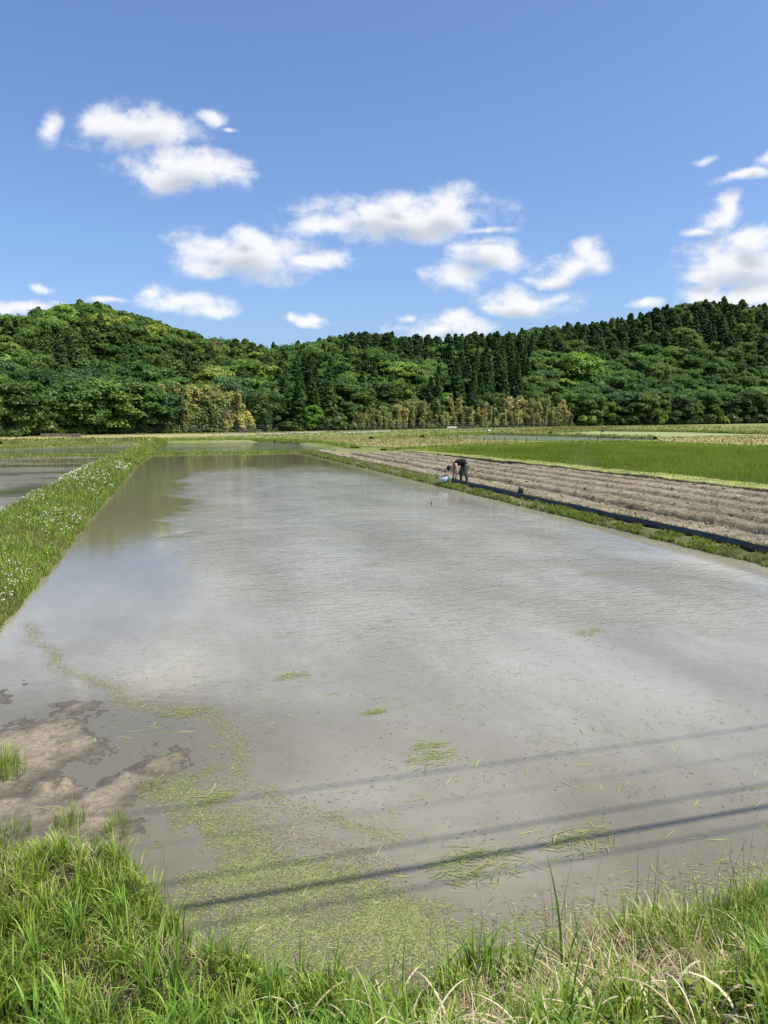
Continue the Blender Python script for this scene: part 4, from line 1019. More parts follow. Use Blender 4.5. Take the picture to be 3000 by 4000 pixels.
# rough grass over the far meadows
def scatter_poly(poly, n):
    xs = [p[0] for p in poly]; ys = [p[1] for p in poly]; x = rng.uniform(min(xs), max(xs), n * 2); y = rng.uniform(min(ys), max(ys), n * 2)
    m = inside(x, y, poly); return x[m][:n], y[m][:n]
for k, n, cols, h in (('tan_field', 6500, [(.34, .29, .13), (.26, .25, .09), (.40, .33, .17)], (.06, .2)), ('straw_field', 3500, [(.36, .29, .13), (.27, .24, .09)], (.06, .22)), ('weed_field', 3000, [(.36, .27, .12), (.14, .17, .04), (.24, .22, .08)], (.15, .45)), ('verge_left', 1500, [(.42, .33, .15), (.30, .26, .10)], (.05, .2))):
    x, y = scatter_poly(FIELDS[k], n); G.add(*turf(np.stack([x, y, zt(x, y) + .02], -1), *h, cols=cols, patch=.3))
nm = 16000; x = rng.uniform(-40, 130, nm); y = rng.uniform(62, 180, nm)
ok = inview(x, y) & ~low_area(x, y) & (y < np.interp(np.arctan2(x, y), np.arctan2(TL[:, 1], TL[:, 2]), TL[:, 2]))
for p in FIELDS.values(): ok &= ~inside(x, y, p)
x, y = x[ok], y[ok]; G.add(*turf(np.stack([x, y, zt(x, y)], -1), .06, .28, cols=[(.13, .18, .035), (.20, .22, .06), (.28, .25, .10)], patch=.5))
# stubble standing in the left paddy
x = rng.uniform(-16, -4.6, 9000); y = rng.uniform(24, 59, 9000); ok = inview(x, y) & (rng.random(9000) < sstep(.48, .60, fbm(x * .18 + y * .05, y * .16, 3, 133))); x, y = x[ok], y[ok]
G.add(*turf(np.stack([x, y, np.full(len(x), .015)], -1), .03, .11, .8, cols=[(.30, .25, .12), (.22, .20, .09), (.36, .31, .17)], patch=.3))
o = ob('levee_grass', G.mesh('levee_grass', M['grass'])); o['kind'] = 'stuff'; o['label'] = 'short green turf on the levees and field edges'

# clover heads on the left levee
def clover():
    p = levee_points(LV['left'], 1900, 2.2, 12.2, lambda x, y: near_w(x, y) * (.06 + .94 * sstep(.50, .62, fbm(x * 1.1 + 3, y * .55, 3, 91))) * (y < 45))
    n = len(p); bm = bmesh.new(); bmesh.ops.create_icosphere(bm, subdivisions=1, radius=1)
    bv = np.array([v.co[:] for v in bm.verts]); bf = np.array([[v.index for v in f.verts] for f in bm.faces]); bm.free()
    s = np.maximum(.011, px_m(p) * .48) * rng.uniform(.8, 1.25, n)
    V = bv[None] * s[:, None, None] * np.array([1, 1, .85]) * rng.uniform(.85, 1.15, (n, 12, 1)) + (p + np.stack([np.zeros(n), np.zeros(n), rng.uniform(.10, .19, n)], -1))[:, None]
    F = bf[None] + (np.arange(n) * 12)[:, None, None]
    c = np.repeat(mixc([(.80, .80, .72), (.72, .74, .62)], n, .06), 12, 0)
    return np_mesh('clover', V.reshape(-1, 3), F.reshape(-1, 3), M['dry'], vcol=c)
o = ob('clover_flowers', clover()); o['kind'] = 'stuff'; o['label'] = 'white clover heads dotted over the grassy levee'

# rice seedlings, planted in straight lines
def rice():
    xs = np.arange(18, 62, .18); ys = np.arange(14, 75, .30); X, Y = np.meshgrid(xs, ys); X = X.ravel(); Y = Y.ravel()
    m = inside(X, Y, [(a, b) for a, b in RICE]) & (X < Y * .95 + 2.5) & (X > 20.6 - np.clip(Y - 23, 0, 40) * .045)
    X = X[m] + rng.normal(0, .012, m.sum()); Y = Y[m] + rng.normal(0, .012, m.sum())
    k = 5; X = np.repeat(X, k); Y = np.repeat(Y, k); n = len(X); p = np.stack([X + rng.normal(0, .012, n), Y + rng.normal(0, .012, n), np.full(n, .095)], -1)
    patch = .75 + .5 * fbm(X * .25, Y * .25, 3, 95)
    c = mixc([(.22, .285, .034), (.275, .34, .048), (.17, .23, .025)], n) * patch[:, None]
    return blades(p, rng.uniform(.14, .26, n) * (.8 + .35 * patch), rng.random(n) * 6.28, rng.uniform(.1, .7, n), np.maximum(.008, px_m(p) * .30), 2, c)
V, F, C = rice(); o = ob('rice_seedlings', np_mesh('rice_seedlings', V, F, M['grass'], vcol=C)); o['kind'] = 'stuff'; o['label'] = 'rows of bright green rice seedlings standing in water'

# foreground bank: lush grass, straw and stalks
def bank_pts(n, x0, x1, y0, y1, dmin=.0, dens=None):
    x = rng.uniform(x0, x1, n * 3); y = rng.uniform(y0, y1, n * 3)
    d = np.interp(x, SH_X, SH_Y) + (fbm(x * 2.3, y * 2.3, 3, 61) - .5) * .22 - y
    ok = d > dmin
    if dens is not None: ok &= rng.random(len(x)) < dens(x, y)
    x, y = x[ok][:n], y[ok][:n]
    return np.stack([x, y, bank_z(x, y) - .01], -1)
FGR = Pile()
def fg(p, h0, h1, w0, w1, bend, cols, segs=4, j=.22, stiff=1.6):
    n = len(p); cl = .65 + .7 * fbm(p[:, 0] * 3, p[:, 1] * 3, 3, 101)
    FGR.add(*blades(p, rng.uniform(h0, h1, n) * cl, rng.random(n) * 6.28, rng.uniform(*bend, n), rng.uniform(w0, w1, n), segs, mixc(cols, n, j), stiff))
lush = lambda x, y: np.where(x < .4, 1.0, np.where(x < .9, .75, .5)) * (.35 + .65 * sstep(.3, .5, fbm(x * 2.5, y * 2.5, 3, 103)))
fg(bank_pts(20000, -2.2, 4.0, 1.0, 4.9, .0, lush), .05, .14, .003, .0065, (.5, 2.2), GREENS)
def tufts(cen, k, h0, h1, w0, w1, cols):
    n = len(cen); th = rng.uniform(h0, h1, n); tc = mixc(cols, n, .25); az = rng.random((n, k)) * 6.28; r = rng.random((n, k)) ** .7
    sp = rng.uniform(.015, .045, (n, 1)); x = cen[:, 0:1] + np.cos(az) * r * sp; y = cen[:, 1:2] + np.sin(az) * r * sp; z = np.repeat(cen[:, 2:3], k, 1)
    p = np.stack([x, y, z], -1).reshape(-1, 3); m = n * k
    h = (th[:, None] * rng.uniform(.55, 1.1, (n, k))).ravel(); bend = (.25 + 1.5 * r + rng.normal(0, .3, (n, k))).ravel()
    c = np.repeat(tc, k, 0) * rng.uniform(.75, 1.25, (m, 1))
    FGR.add(*blades(p, h, az.ravel() + rng.normal(0, .3, m), bend, rng.uniform(w0, w1, m), 5, c))
tufts(bank_pts(900, -2.2, 4.0, 1.0, 4.85, .03, lush), 24, .13, .26, .0035, .008, GREENS)
tufts(bank_pts(170, -2.2, 3.8, 1.1, 3.9, .08, lush), 18, .24, .38, .006, .012, [(.20, .33, .05), (.28, .40, .07), (.14, .25, .035)])
for xa, xb in ((-4.6, -2.1), (4.0, 6.2)):
    fg(bank_pts(6000, xa, xb, 1.0, 4.9, .0), .05, .14, .003, .0065, (.5, 2.2), GREENS); tufts(bank_pts(330, xa, xb, 1.0, 4.85, .03), 24, .13, .26, .0035, .008, GREENS)
tufts(bank_pts(260, 2.0, 4.2, 1.5, 3.4, .0), 24, .14, .28, .003, .007, GREENS)
fg(bank_pts(2500, -2.0, 3.8, 1.0, 4.6, .05, lush), .12, .26, .004, .009, (.8, 2.6), GREENS + [(.30, .36, .08)])
fg(bank_pts(1500, -2.0, 3.6, 1.1, 3.6, .15, lush), .20, .36, .007, .013, (.6, 2.2), [(.12, .22, .03), (.19, .30, .05)], 6)
fg(bank_pts(8000, 2.0, 4.2, 1.5, 3.5, .0), .10, .26, .003, .006, (.2, 1.2), [(.17, .27, .04), (.22, .31, .06), (.12, .20, .025)])
fg(bank_pts(150, .6, 3.0, 2.3, 3.3, .0, lambda x, y: .2 + .8 * sstep(.5, .62, fbm(x * 3, y * 3, 2, 107))), .28, .62, .0022, .0035, (.1, .9), [(.10, .13, .04), (.16, .17, .07), (.07, .09, .035)], 4)
fg(bank_pts(70, -.9, .6, 2.6, 4.4, .0), .30, .55, .0022, .0032, (.05, .5), [(.14, .18, .05), (.20, .20, .09)], 4)
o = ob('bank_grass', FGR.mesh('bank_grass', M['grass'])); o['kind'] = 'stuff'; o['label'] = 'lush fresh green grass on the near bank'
# broad weed leaves low among the blades
def weed_leaves():
    p = bank_pts(9000, -2.0, 3.8, 1.0, 4.9, .02, lambda x, y: sstep(.42, .6, fbm(x * 2 + 5, y * 2, 3, 109)))
    n = len(p); p = p + np.stack([np.zeros(n), np.zeros(n), rng.uniform(.03, .15, n)], -1)
    V, F = cards(p, np.tile([[0, -.15, 1.0]], (n, 1)), rng.uniform(.014, .034, n), 1.5, .45)
    c = np.repeat(mixc([(.19, .25, .035), (.28, .33, .06), (.12, .18, .026)], n), 4, 0)
    return np_mesh('weed_leaves', V, F, M['grass'], vcol=c)
o = ob('weed_foliage', weed_leaves()); o['kind'] = 'stuff'; o['label'] = 'small broad weed leaves among the grass on the near bank'
# dead straw
ST = Pile()
def straw(p, l0, l1, w0, w1, bend, segs=7, cols=((.58, .48, .28), (.70, .60, .40), (.44, .34, .19), (.34, .24, .13))):
    n = len(p); ST.add(*blades(p, rng.uniform(l0, l1, n), rng.random(n) * 6.28, rng.uniform(*bend, n), rng.uniform(w0, w1, n), segs, mixc(cols, n, .15), 1.1, .3))
sd = lambda x, y: sstep(.44, .60, fbm(x * 1.6 + 2, y * 1.6, 3, 113)) * sstep(.25, .75, x)
straw(bank_pts(2600, .3, 3.4, 1.2, 3.1, .15, sd), .12, .34, .003, .007, (.6, 2.9))
straw(bank_pts(3200, 1.0, 2.3, 2.2, 2.85, .2), .06, .22, .003, .006, (.9, 2.6))
straw(bank_pts(200, .35, 2.6, 1.7, 2.9, .3, lambda x, y: sstep(.42, .6, fbm(x * 2.4, y * 2.4, 2, 115))), .22, .48, .006, .013, (1.6, 4.4), 10, ((.74, .64, .43), (.60, .50, .31), (.48, .38, .22)))
straw(bank_pts(2600, -1.8, .6, 1.2, 4.7, .05, lambda x, y: sstep(.5, .66, fbm(x * 2, y * 2, 3, 117))), .06, .2, .002, .005, (1.0, 1.9), 4)
o = ob('dry_grass', ST.mesh('dry_grass', M['dry'])); o['kind'] = 'stuff'; o['label'] = 'curled dead straw matted among the near bank grass'

# a few tufts growing on the mud and the wet margin
TF = Pile()
for cx, cy, r, n, h in ((-1.33, 6.05, .16, 260, .24), (-.75, 5.12, .10, 120, .16), (-.45, 4.95, .10, 90, .14), (-1.15, 5.0, .2, 160, .14)):
    a = rng.random(n) * 6.28; q = r * np.sqrt(rng.random(n)); x = cx + np.cos(a) * q; y = cy + np.sin(a) * q
    p = np.stack([x, y, np.maximum(mud_z(x, y), bank_z(x, y)) - .01], -1)
    TF.add(*blades(p, rng.uniform(.4, 1, n) * h, a, rng.uniform(.1, 1.1, n), rng.uniform(.003, .006, n), 4, mixc(GREENS, n)))
o = ob('mud_grass', TF.mesh('mud_grass', M['grass'])); o['kind'] = 'stuff'; o['label'] = 'sparse green tufts growing on the mud flats'

# cut grass floating on the water
def flat_bits(x, y, L, W, ang, c, z=.002):
    n = len(x); zz = np.maximum(z, np.maximum(mud_z(x, y), bank_z(x, y)) + .003) + rng.uniform(0, .002, n)
    d = np.stack([np.cos(ang), np.sin(ang), rng.normal(0, .02, n)], -1); s = np.stack([-np.sin(ang), np.cos(ang), rng.normal(0, .05, n)], -1)
    ctr = np.stack([x, y, zz], -1); L = L[:, None] / 2; W = W[:, None] / 2; k = rng.normal(0, .12, (n, 1))
    V = np.stack([ctr - d * L - s * W * .6, ctr - d * L + s * W * .6, ctr + s * (W + k * L), ctr + d * L * 1.0, ctr - s * (W - k * L)], 1)
    V = np.stack([V[:, 0], V[:, 4], V[:, 3], V[:, 2], V[:, 1]], 1)
    F = (np.arange(n) * 5)[:, None] + np.arange(5)[None]
    return V.reshape(-1, 3), F, np.repeat(c, 5, 0)
BT = Pile()
CUT = [(.18, .23, .055), (.26, .31, .085), (.30, .30, .13), (.12, .15, .04), (.38, .35, .2), (.14, .12, .07)]
mx = np.array(MAT); x = rng.uniform(mx[:, 0].min() - .35, mx[:, 0].max() + .35, 330000); y = rng.uniform(mx[:, 1].min() - .2, mx[:, 1].max() + .3, 330000); dn = -sdist(x, y, MAT) + (fbm(x * 2.2, y * 2.2, 4, 121, .6) - .5) * .95; ok = rng.random(len(x)) < sstep(-.14, .30, dn) * (.28 + .72 * sstep(.34, .60, fbm(x * 2.6, y * 4.2, 4, 123, .6))); x, y = x[ok], y[ok]; n = len(x)
print('mat', n)
BT.add(*flat_bits(x, y, rng.uniform(.006, .024, n) * np.where(rng.random(n) < .12, 2.4, 1), rng.uniform(.002, .0055, n), rng.normal(.3, .9, n), mixc(CUT, n)))
for line, wd, k, cols in ((SCUM[0], .045, 6500, [(.34, .31, .17), (.27, .26, .13), (.20, .20, .09)]), (SCUM[1], .03, 2600, [(.24, .21, .14), (.28, .25, .18)])):
    q = np.array(line); seg = np.linalg.norm(np.diff(q, axis=0), axis=1); cum = np.r_[0, np.cumsum(seg)]; t = rng.random(k) * cum[-1]
    x = np.interp(t, cum, q[:, 0]); y = np.interp(t, cum, q[:, 1]); wob = (fbm(t * 1.3, t * 0 + 3, 3, 127) - .5) * .35
    wv = wd * (.5 + 1.6 * fbm(t * 2.1, t * 0, 2, 129)); x = x + wob + rng.normal(0, 1, k) * wv; y = y + rng.normal(0, 1, k) * wv
    BT.add(*flat_bits(x, y, rng.uniform(.006, .035, k), rng.uniform(.003, .007, k), rng.random(k) * 6.28, mixc(cols, k)))
def scattered(n, x0, x1, y0, y1, L, W, cols, fall):
    x = rng.uniform(x0, x1, n * 3); y = rng.uniform(y0, y1, n * 3); ok = rng.random(n * 3) < fall(x, y); x, y = x[ok][:n], y[ok][:n]; n = len(x)
    BT.add(*flat_bits(x, y, rng.uniform(*L, n), rng.uniform(*W, n), rng.normal(.25, .8, n), mixc(cols, n)))
near = lambda x, y: np.clip(1.2 - (y - 3.3) / 6.5, .04, 1) * (.25 + .75 * sstep(.42, .6, fbm(x * 1.2, y * 2.2, 3, 131)))
scattered(3000, -1.8, 6, 3.3, 12, (.012, .05), (.003, .007), CUT, near)
scattered(520, -1.2, 6, 3.3, 11, (.06, .19), (.004, .009), [(.20, .29, .06), (.30, .38, .10), (.40, .40, .2)], near)
scattered(900, -1.8, 6, 3.3, 10, (.006, .03), (.003, .010), [(.06, .05, .04), (.09, .075, .055), (.13, .12, .08)], near)
scattered(3200, .3, 4.2, 3.15, 3.75, (.02, .06), (.003, .008), CUT, lambda x, y: sstep(.5, .1, y - 3.2))
o = ob('grass_clippings', BT.mesh('grass_clippings', M['dry'])); o['kind'] = 'stuff'; o['label'] = 'pale green grass clippings floating on the near water'

CL = ['bright green clump of cut grass floating beside the mud flat', 'largest tuft of cut grass floating in the middle of the near water', 'small yellowish grass tuft floating just beyond the largest tuft', 'long clump of cut grass lying beside the main cable shadow', 'loose green blades floating on the main cable shadow', 'pale flattened blades floating between the two nearest clumps', 'lone grass tuft far out on the rippled water', 'sparse green blades floating off the mud flat corner', 'tiny green sprig floating in open water', 'small sprig at the tip of the mud flat']
for (cx, cy, sz), lb in zip(CLUMPS, CL):
    n = int(30 + 190 * sz); a = rng.normal(0, .35, n); t = np.clip(rng.normal(0, 1, n), -1.5, 1.5)
    x = cx + t * sz * .40; y = cy + np.clip(rng.normal(0, .30, n), -.6, .6) * sz * .7 + t * sz * .06; P_ = Pile()
    P_.add(*flat_bits(x, y, rng.uniform(.05, .19, n), rng.uniform(.003, .007, n), a + rng.choice([0, .6, -.5], n), mixc([(.17, .24, .045), (.26, .32, .075), (.38, .39, .16), (.42, .37, .2)], n), .010))
    k = n // 4; p = np.stack([x[:k], y[:k], np.full(k, .004)], -1)
    P_.add2 = None
    me = P_.mesh('floating_grass_clump', M['grass']); o = ob('floating_grass_clump', me); tag(o, lb, 'grass clump', 'grass clumps floating on the paddy')

# ================================================================== THINGS
# -- black corrugated sheet lining the right levee
def right_z(x, y):
    V = LV['right']; ys = V[:, 7, 1]; i = int(np.argmin(np.abs(ys - y))); return float(np.interp(x, V[i, :, 0], V[i, :, 2]))
SHEET = [(11.06, 28.72), (11.10, 28.4), (11.13, 27.6), (11.15, 26.2), (11.17, 23.5), (11.16, 20), (11.18, 16), (11.13, 12), (11.10, 6)]
def sheet_mesh():
    q = np.array(SHEET); seg = np.linalg.norm(np.diff(q, axis=0), axis=1); cum = np.r_[0, np.cumsum(seg)]
    t = np.arange(0, cum[-1], .008); x = np.interp(t, cum, q[:, 0]); y = np.interp(t, cum, q[:, 1])
    ker = np.ones(60) / 60; x = np.convolve(np.pad(x, 30, mode='edge'), ker, 'same')[30:-30]; y = np.convolve(np.pad(y, 30, mode='edge'), ker, 'same')[30:-30]
    wav = (fbm(t * .9, t * 0, 2, 141) - .5) * .10; cor = .0045 * np.sin(t * 2 * math.pi / .032)
    T = np.stack([np.gradient(x), np.gradient(y)], -1); T /= np.linalg.norm(T, axis=1, keepdims=True); N = np.stack([T[:, 1], -T[:, 0]], -1)
    Z0 = np.array([right_z(a, b) for a, b in zip(x[::25], y[::25])]); z0 = np.interp(t, t[::25], Z0) * .3 + .02
    hh = .24 + .05 * np.clip(1 - t / 2.5, 0, 1) + (fbm(t * .6, t * 0 + 4, 2, 143) - .5) * .06; lean = (fbm(t * .5, t * 0 + 8, 2, 145) - .45) * .10
    rowsV = []
    for side in (1, -1):
        for k in (0, .5, 1):
            offs = wav + cor * side * 1.0 + lean * k + side * .0012
            rowsV.append(np.stack([x + N[:, 0] * offs, y + N[:, 1] * offs, z0 + hh * k], -1))
    rowsV = [rowsV[0], rowsV[1], rowsV[2], rowsV[5], rowsV[4], rowsV[3]]
    V = np.stack(rowsV, 1); n, k = V.shape[:2]; i = np.arange(n * k).reshape(n, k); j = np.roll(i, -1, 1)
    F = np.stack([i[:-1], i[1:], j[1:], j[:-1]], -1).reshape(-1, 4)
    return np_mesh('levee_sheet', V.reshape(-1, 3), F, M['sheet'], smooth=True)
tag(ob('levee_sheet', sheet_mesh()), 'long low black corrugated plastic sheet standing along the right levee', 'plastic sheet')
def roll_mesh(name, r0, turns, hgt, m, pitch=.036, amp=.0055, gap=.016):
    n = int(turns * 160); th = np.linspace(0, turns * 2 * math.pi, n); r = r0 - gap * th / (2 * math.pi); s = th * r0
    VV = []
    for off in (.0015, -.0015):
        rr = r + amp * np.sin(s * 2 * math.pi / pitch) + off
        for z in (0, hgt): VV.append(np.stack([np.cos(th) * rr, np.sin(th) * rr, np.full(n, z)], -1))
    V = np.stack([VV[0], VV[1], VV[3], VV[2]], 1); k = 4; i = np.arange(n * k).reshape(n, k); j = np.roll(i, -1, 1)
    F = np.stack([i[:-1], i[1:], j[1:], j[:-1]], -1).reshape(-1, 4)
    return np_mesh(name, V.reshape(-1, 3), F, m, smooth=True)
M['silver'] = simple('silver_grey_plastic', (.46, .50, .54), .35, .5, .12, 6)
t_ = thing('sheet_roll', 'pale silver roll of corrugated sheet standing by the bending person', 'sheet roll', (10.93, 28.98, right_z(10.98, 28.98) + .01), R(150))
ob('outer_wrap', roll_mesh('outer_wrap', .20, 1.05, .25, M['silver'], .06, .011), t_).rotation_euler = (R(-9), R(7), 0)
ob('inner_wrap', roll_mesh('inner_wrap', .17, 2.2, .28, M['sheet']), t_).rotation_euler = (R(-9), R(7), 0)
t_ = thing('sheet_roll', 'small black roll of corrugated sheet standing behind the levee sheet', 'sheet roll', (11.74, 23.6, .13), 0)
ob('outer_wrap', roll_mesh('outer_wrap', .10, 1.1, .30, M['sheet'], .03, .004), t_).rotation_euler = (R(4), R(6), 0)
ob('inner_wrap', roll_mesh('inner_wrap', .08, 2.0, .285, M['sheet'], .03, .004, .012), t_).rotation_euler = (R(4), R(6), 0)

# -- the person bending over the sheet
def skin_obj(name, verts, edges, radii, m, parent, levels=2):
    me = bpy.data.meshes.new(name); me.from_pydata(verts, edges, []); me.update()
    o = ob(name, me, parent)
    md = o.modifiers.new('skin', 'SKIN'); md.use_smooth_shade = True
    for i, r in enumerate(radii):
        sv_ = me.skin_vertices[0].data[i]; sv_.radius = r if isinstance(r, tuple) else (r, r); sv_.use_root = (i == 0)
    ss = o.modifiers.new('sub', 'SUBSURF'); ss.levels = levels; ss.render_levels = levels
    me.materials.append(m); return o
def person():
    root = thing('person', 'person in black tank top and olive trousers bending down over the black sheet', 'person', (11.72, 28.62, .13), math.atan2(math.sin(CAM_YAW), -math.cos(CAM_YAW)))
    hipL, kneeL, ankL = (-.03, .105, .77), (.035, .12, .43), (-.05, .125, .09)
    hipR, kneeR, ankR = (.0, -.105, .77), (.20, -.12, .45), (.175, -.13, .09)
    verts = [(0, 0, .80), (.13, 0, .875), (.28, 0, .885), (.41, 0, .83), (.50, 0, .765), (.56, 0, .71), (.62, 0, .655), (.70, 0, .60),   # 0-7 spine, neck, skull
             hipL, kneeL, ankL, (.06, .135, .04), hipR, kneeR, ankR, (.285, -.14, .04),                                    # 8-15 legs
             (.425, .165, .775), (.385, .205, .48), (.425, .15, .22), (.445, -.165, .76), (.475, -.205, .46), (.50, -.12, .22),  # 16-21 arms
             (.60, 0, .585), (.585, 0, .60)]                                                                                     # jaw, nose ridge
    edges = [(0, 1), (1, 2), (2, 3), (3, 4), (4, 5), (5, 6), (6, 7), (0, 8), (8, 9), (9, 10), (10, 11), (0, 12), (12, 13), (13, 14), (14, 15), (3, 16), (16, 17), (17, 18), (3, 19), (19, 20), (20, 21), (6, 22)]
    radii = [(.11, .10), (.10, .09), (.11, .09), (.10, .085), .06, .055, .10, .092, .085, .058, .042, .035, .085, .058, .042, .035, .062, .045, .032, .062, .045, .032, .062, .02]
    skin_obj('body', verts[:23], edges, radii[:23], M['skin'], root)
    skin_obj('tank_top', [(-.02, 0, .83), (.10, 0, .875), (.24, 0, .885), (.36, 0, .845), (.45, 0, .80), (.47, .085, .81), (.47, -.085, .81)], [(0, 1), (1, 2), (2, 3), (3, 4), (4, 5), (4, 6)], [(.19, .16), (.18, .155), (.195, .155), (.19, .15), (.15, .12), .055, .055], M['black_cloth'], root)
    skin_obj('trousers', [(-.02, 0, .80), (.06, 0, .85), hipL, (.0, .115, .6), kneeL, (-.005, .122, .33), hipR, (.11, -.115, .6), kneeR, (.19, -.125, .34)], [(0, 1), (0, 2), (2, 3), (3, 4), (4, 5), (0, 6), (6, 7), (7, 8), (8, 9)], [(.18, .165), (.16, .15), .135, .112, .095, .098, .135, .112, .095, .098], M['trousers'], root)
    for (kx, ky), (ax, ay, az_), nm in (((.0, .122), ankL, 'boot'), ((.19, -.125), ankR, 'boot')):
        skin_obj(nm, [(kx, ky, .37), ((kx + ax) / 2, (ky + ay) / 2, .24), (ax, ay, .10), (ax - .03, ay, .045), (ax + .11, ay + .005, .04), (ax + .19, ay + .01, .035)], [(0, 1), (1, 2), (2, 3), (2, 4), (4, 5)], [.068, .062, .055, (.045, .04), (.045, .04), (.035, .03)], M['boot'], root)
    # gloves with five bent fingers round the sheet edge
    for wx, wy, wz, sgn in ((.425, .15, .22, 1), (.50, -.12, .22, -1)):
        parts = [tube([(wx, wy, wz + .05), (wx + .005, wy, wz), (wx + .012, wy, wz - .04), (wx + .016, wy, wz - .085)], [.036, .034, .043, .036], 10)]
        for f in range(4):
            fx = wx - .026 + f * .021; L = (.062, .074, .07, .055)[f]
            parts.append(tube([(fx, wy, wz - .07), (fx + .004, wy - sgn * .006, wz - .085 - L * .45), (fx + .004, wy - sgn * .022, wz - .085 - L * .8), (fx + .002, wy - sgn * .045, wz - .085 - L * .85)], [.0115, .0105, .0095, .007], 7))
        parts.append(tube([(wx + .028, wy - sgn * .005, wz - .03), (wx + .046, wy - sgn * .025, wz - .06), (wx + .040, wy - sgn * .045, wz - .095)], [.013, .012, .009], 7))
        ob('glove', py_mesh('glove', parts, M['glove']), root)
    # head details: the face looks down at the hands
    def ball(name, c, r, m, seg=14, cut=None):
        bm = bmesh.new(); bmesh.ops.create_uvsphere(bm, u_segments=seg, v_segments=seg // 2 + 2, radius=1)
        for v in bm.verts: v.co = Vector((v.co.x * r[0], v.co.y * r[1], v.co.z * r[2]))
        me = bpy.data.meshes.new(name); bm.to_mesh(me); bm.free(); me.materials.append(m)
        me.polygons.foreach_set('use_smooth', [True] * len(me.polygons)); o = ob(name, me, root); o.location = c; return o
    hair = ball('hair', (.685, 0, .645), (.125, .105, .10), M['hair'], 20); hair.rotation_euler = (0, R(35), 0)
    for v in hair.data.vertices:
        q = (fbm(np.array([v.co.x * 40]), np.array([v.co.y * 40 + v.co.z * 30]), 2, 151)[0] - .5) * .03; v.co *= 1 + q * 3
    fd = Vector((-.45, 0, -.89)); ctr = Vector((.65, 0, .62))
    nose = ball('nose', ctr + fd * .108 + Vector((-.01, 0, .0)), (.014, .012, .018), M['skin'], 10)
    for s_ in (1, -1):
        ball('ear', ctr + Vector((-.015, s_ * .098, -.005)), (.026, .010, .018), M['skin'], 10)
        ball('eye', ctr + fd * .092 + Vector((.028, s_ * .034, -.01)), (.010, .010, .008), M['hair'], 8)
    ball('mouth', ctr + fd * .092 + Vector((-.045, 0, .012)), (.006, .020, .005), M['glove'], 8)
    ball('pocket_cloth', (-.035, .235, .80), (.022, .012, .020), M['white_cloth'], 10)
person()

# -- electric fence posts and energizer
def post_mesh(): return py_mesh('post', [tube([(0, 0, -.2), (.004, 0, .5), (0, .004, 1.0)], [.030, .028, .025], 6)], M['post'])
pm = post_mesh()
srt = sorted(range(len(POSTS)), key=lambda i: math.atan2(POSTS[i][0], POSTS[i][1]))
for rank, i in enumerate(srt):
    x, y, h = POSTS[i]; o = ob('fence_post', pm); o.location = (x, y, float(zt(x, y)) + .0); o.scale = (1.5, 1.5, max(.6, h + .12)); o.rotation_euler = (random.uniform(-.06, .06), random.uniform(-.08, .08), 0)
    tag(o, f'{ordinal(rank + 1)} thin dark fence post from the left behind the rice field', 'fence post', 'fence posts behind the rice field')
ex, ey = ENERGIZER; ez = float(zt(ex, ey))
t_ = thing('fence_energizer', 'dark box on a leaning pole standing behind the rice field', 'fence unit', (ex, ey, ez), -CAM_YAW)
ob('pole', py_mesh('pole', [tube([(-.05, 0, -.2), (.10, 0, .75), (.18, 0, 1.42)], [.035, .033, .03], 8)], M['post']), t_)
b_ = ob('box', py_mesh('box', [boxpart((.26, -.04, 1.08), (.26, .18, .46), 0, .05)], M['box'], False), t_)
ob('lid', py_mesh('lid', [boxpart((.27, -.135, 1.14), (.17, .03, .20), 0, .012)], M['grey'], False), b_)

# -- low walls and small things along the far edge
def wall(name, pts, h, th, m, label, cat='wall'):
    a, b = np.array(pts[0]), np.array(pts[1]); c = (a + b) / 2; L = float(np.linalg.norm(b - a)); n = max(3, int(L / 1.2)); z = float(zt(*c))
    root = thing(name, label, cat, (c[0], c[1], z), math.atan2(b[1] - a[1], b[0] - a[0]))
    pitch = L / n; me = py_mesh('panel', [boxpart((0, 0, h / 2 - .15), (pitch - .03, th, h + .3), 0, .02)], m, False)
    for i in range(n):
        o = ob('panel', me, root); o.location = ((i + .5) * pitch - L / 2, random.uniform(-.015, .015), random.uniform(-.03, .03))
    return root
wall('retaining_wall', AT_WALL_LEFT, .55, .25, M['darkconcrete'], 'low stained concrete retaining wall below the trees of the left hill')
wall('board_wall', AT_WALL_MID, .55, .12, M['rust'], 'long low brown board wall in front of the golden bamboo')
wall('board_wall', AT_WALL_RIGHT, .60, .12, M['rust'], 'short dark brown board wall in front of the khaki bamboo')
for (x, y), lb, sx in zip(AT_WHITE[:3], ['long white panel lying left of the short brown wall', 'small white panel next to the long white one', 'white panel touching the short brown wall'], (1.6, 1.1, 2.2)):
    z = float(zt(x, y)); o = ob('white_barrier', py_mesh('white_barrier', [boxpart((0, 0, .22), (sx, .14, .44), 0, .03), boxpart((-sx * .4, .1, .15), (.12, .3, .3), 0, .02), boxpart((sx * .4, .1, .15), (.12, .3, .3), 0, .02)], M['white'], False)); o.location = (x, y, z + .05); o.rotation_euler = (0, 0, -CAM_YAW); tag(o, lb, 'barrier', 'white panels by the far bamboo')
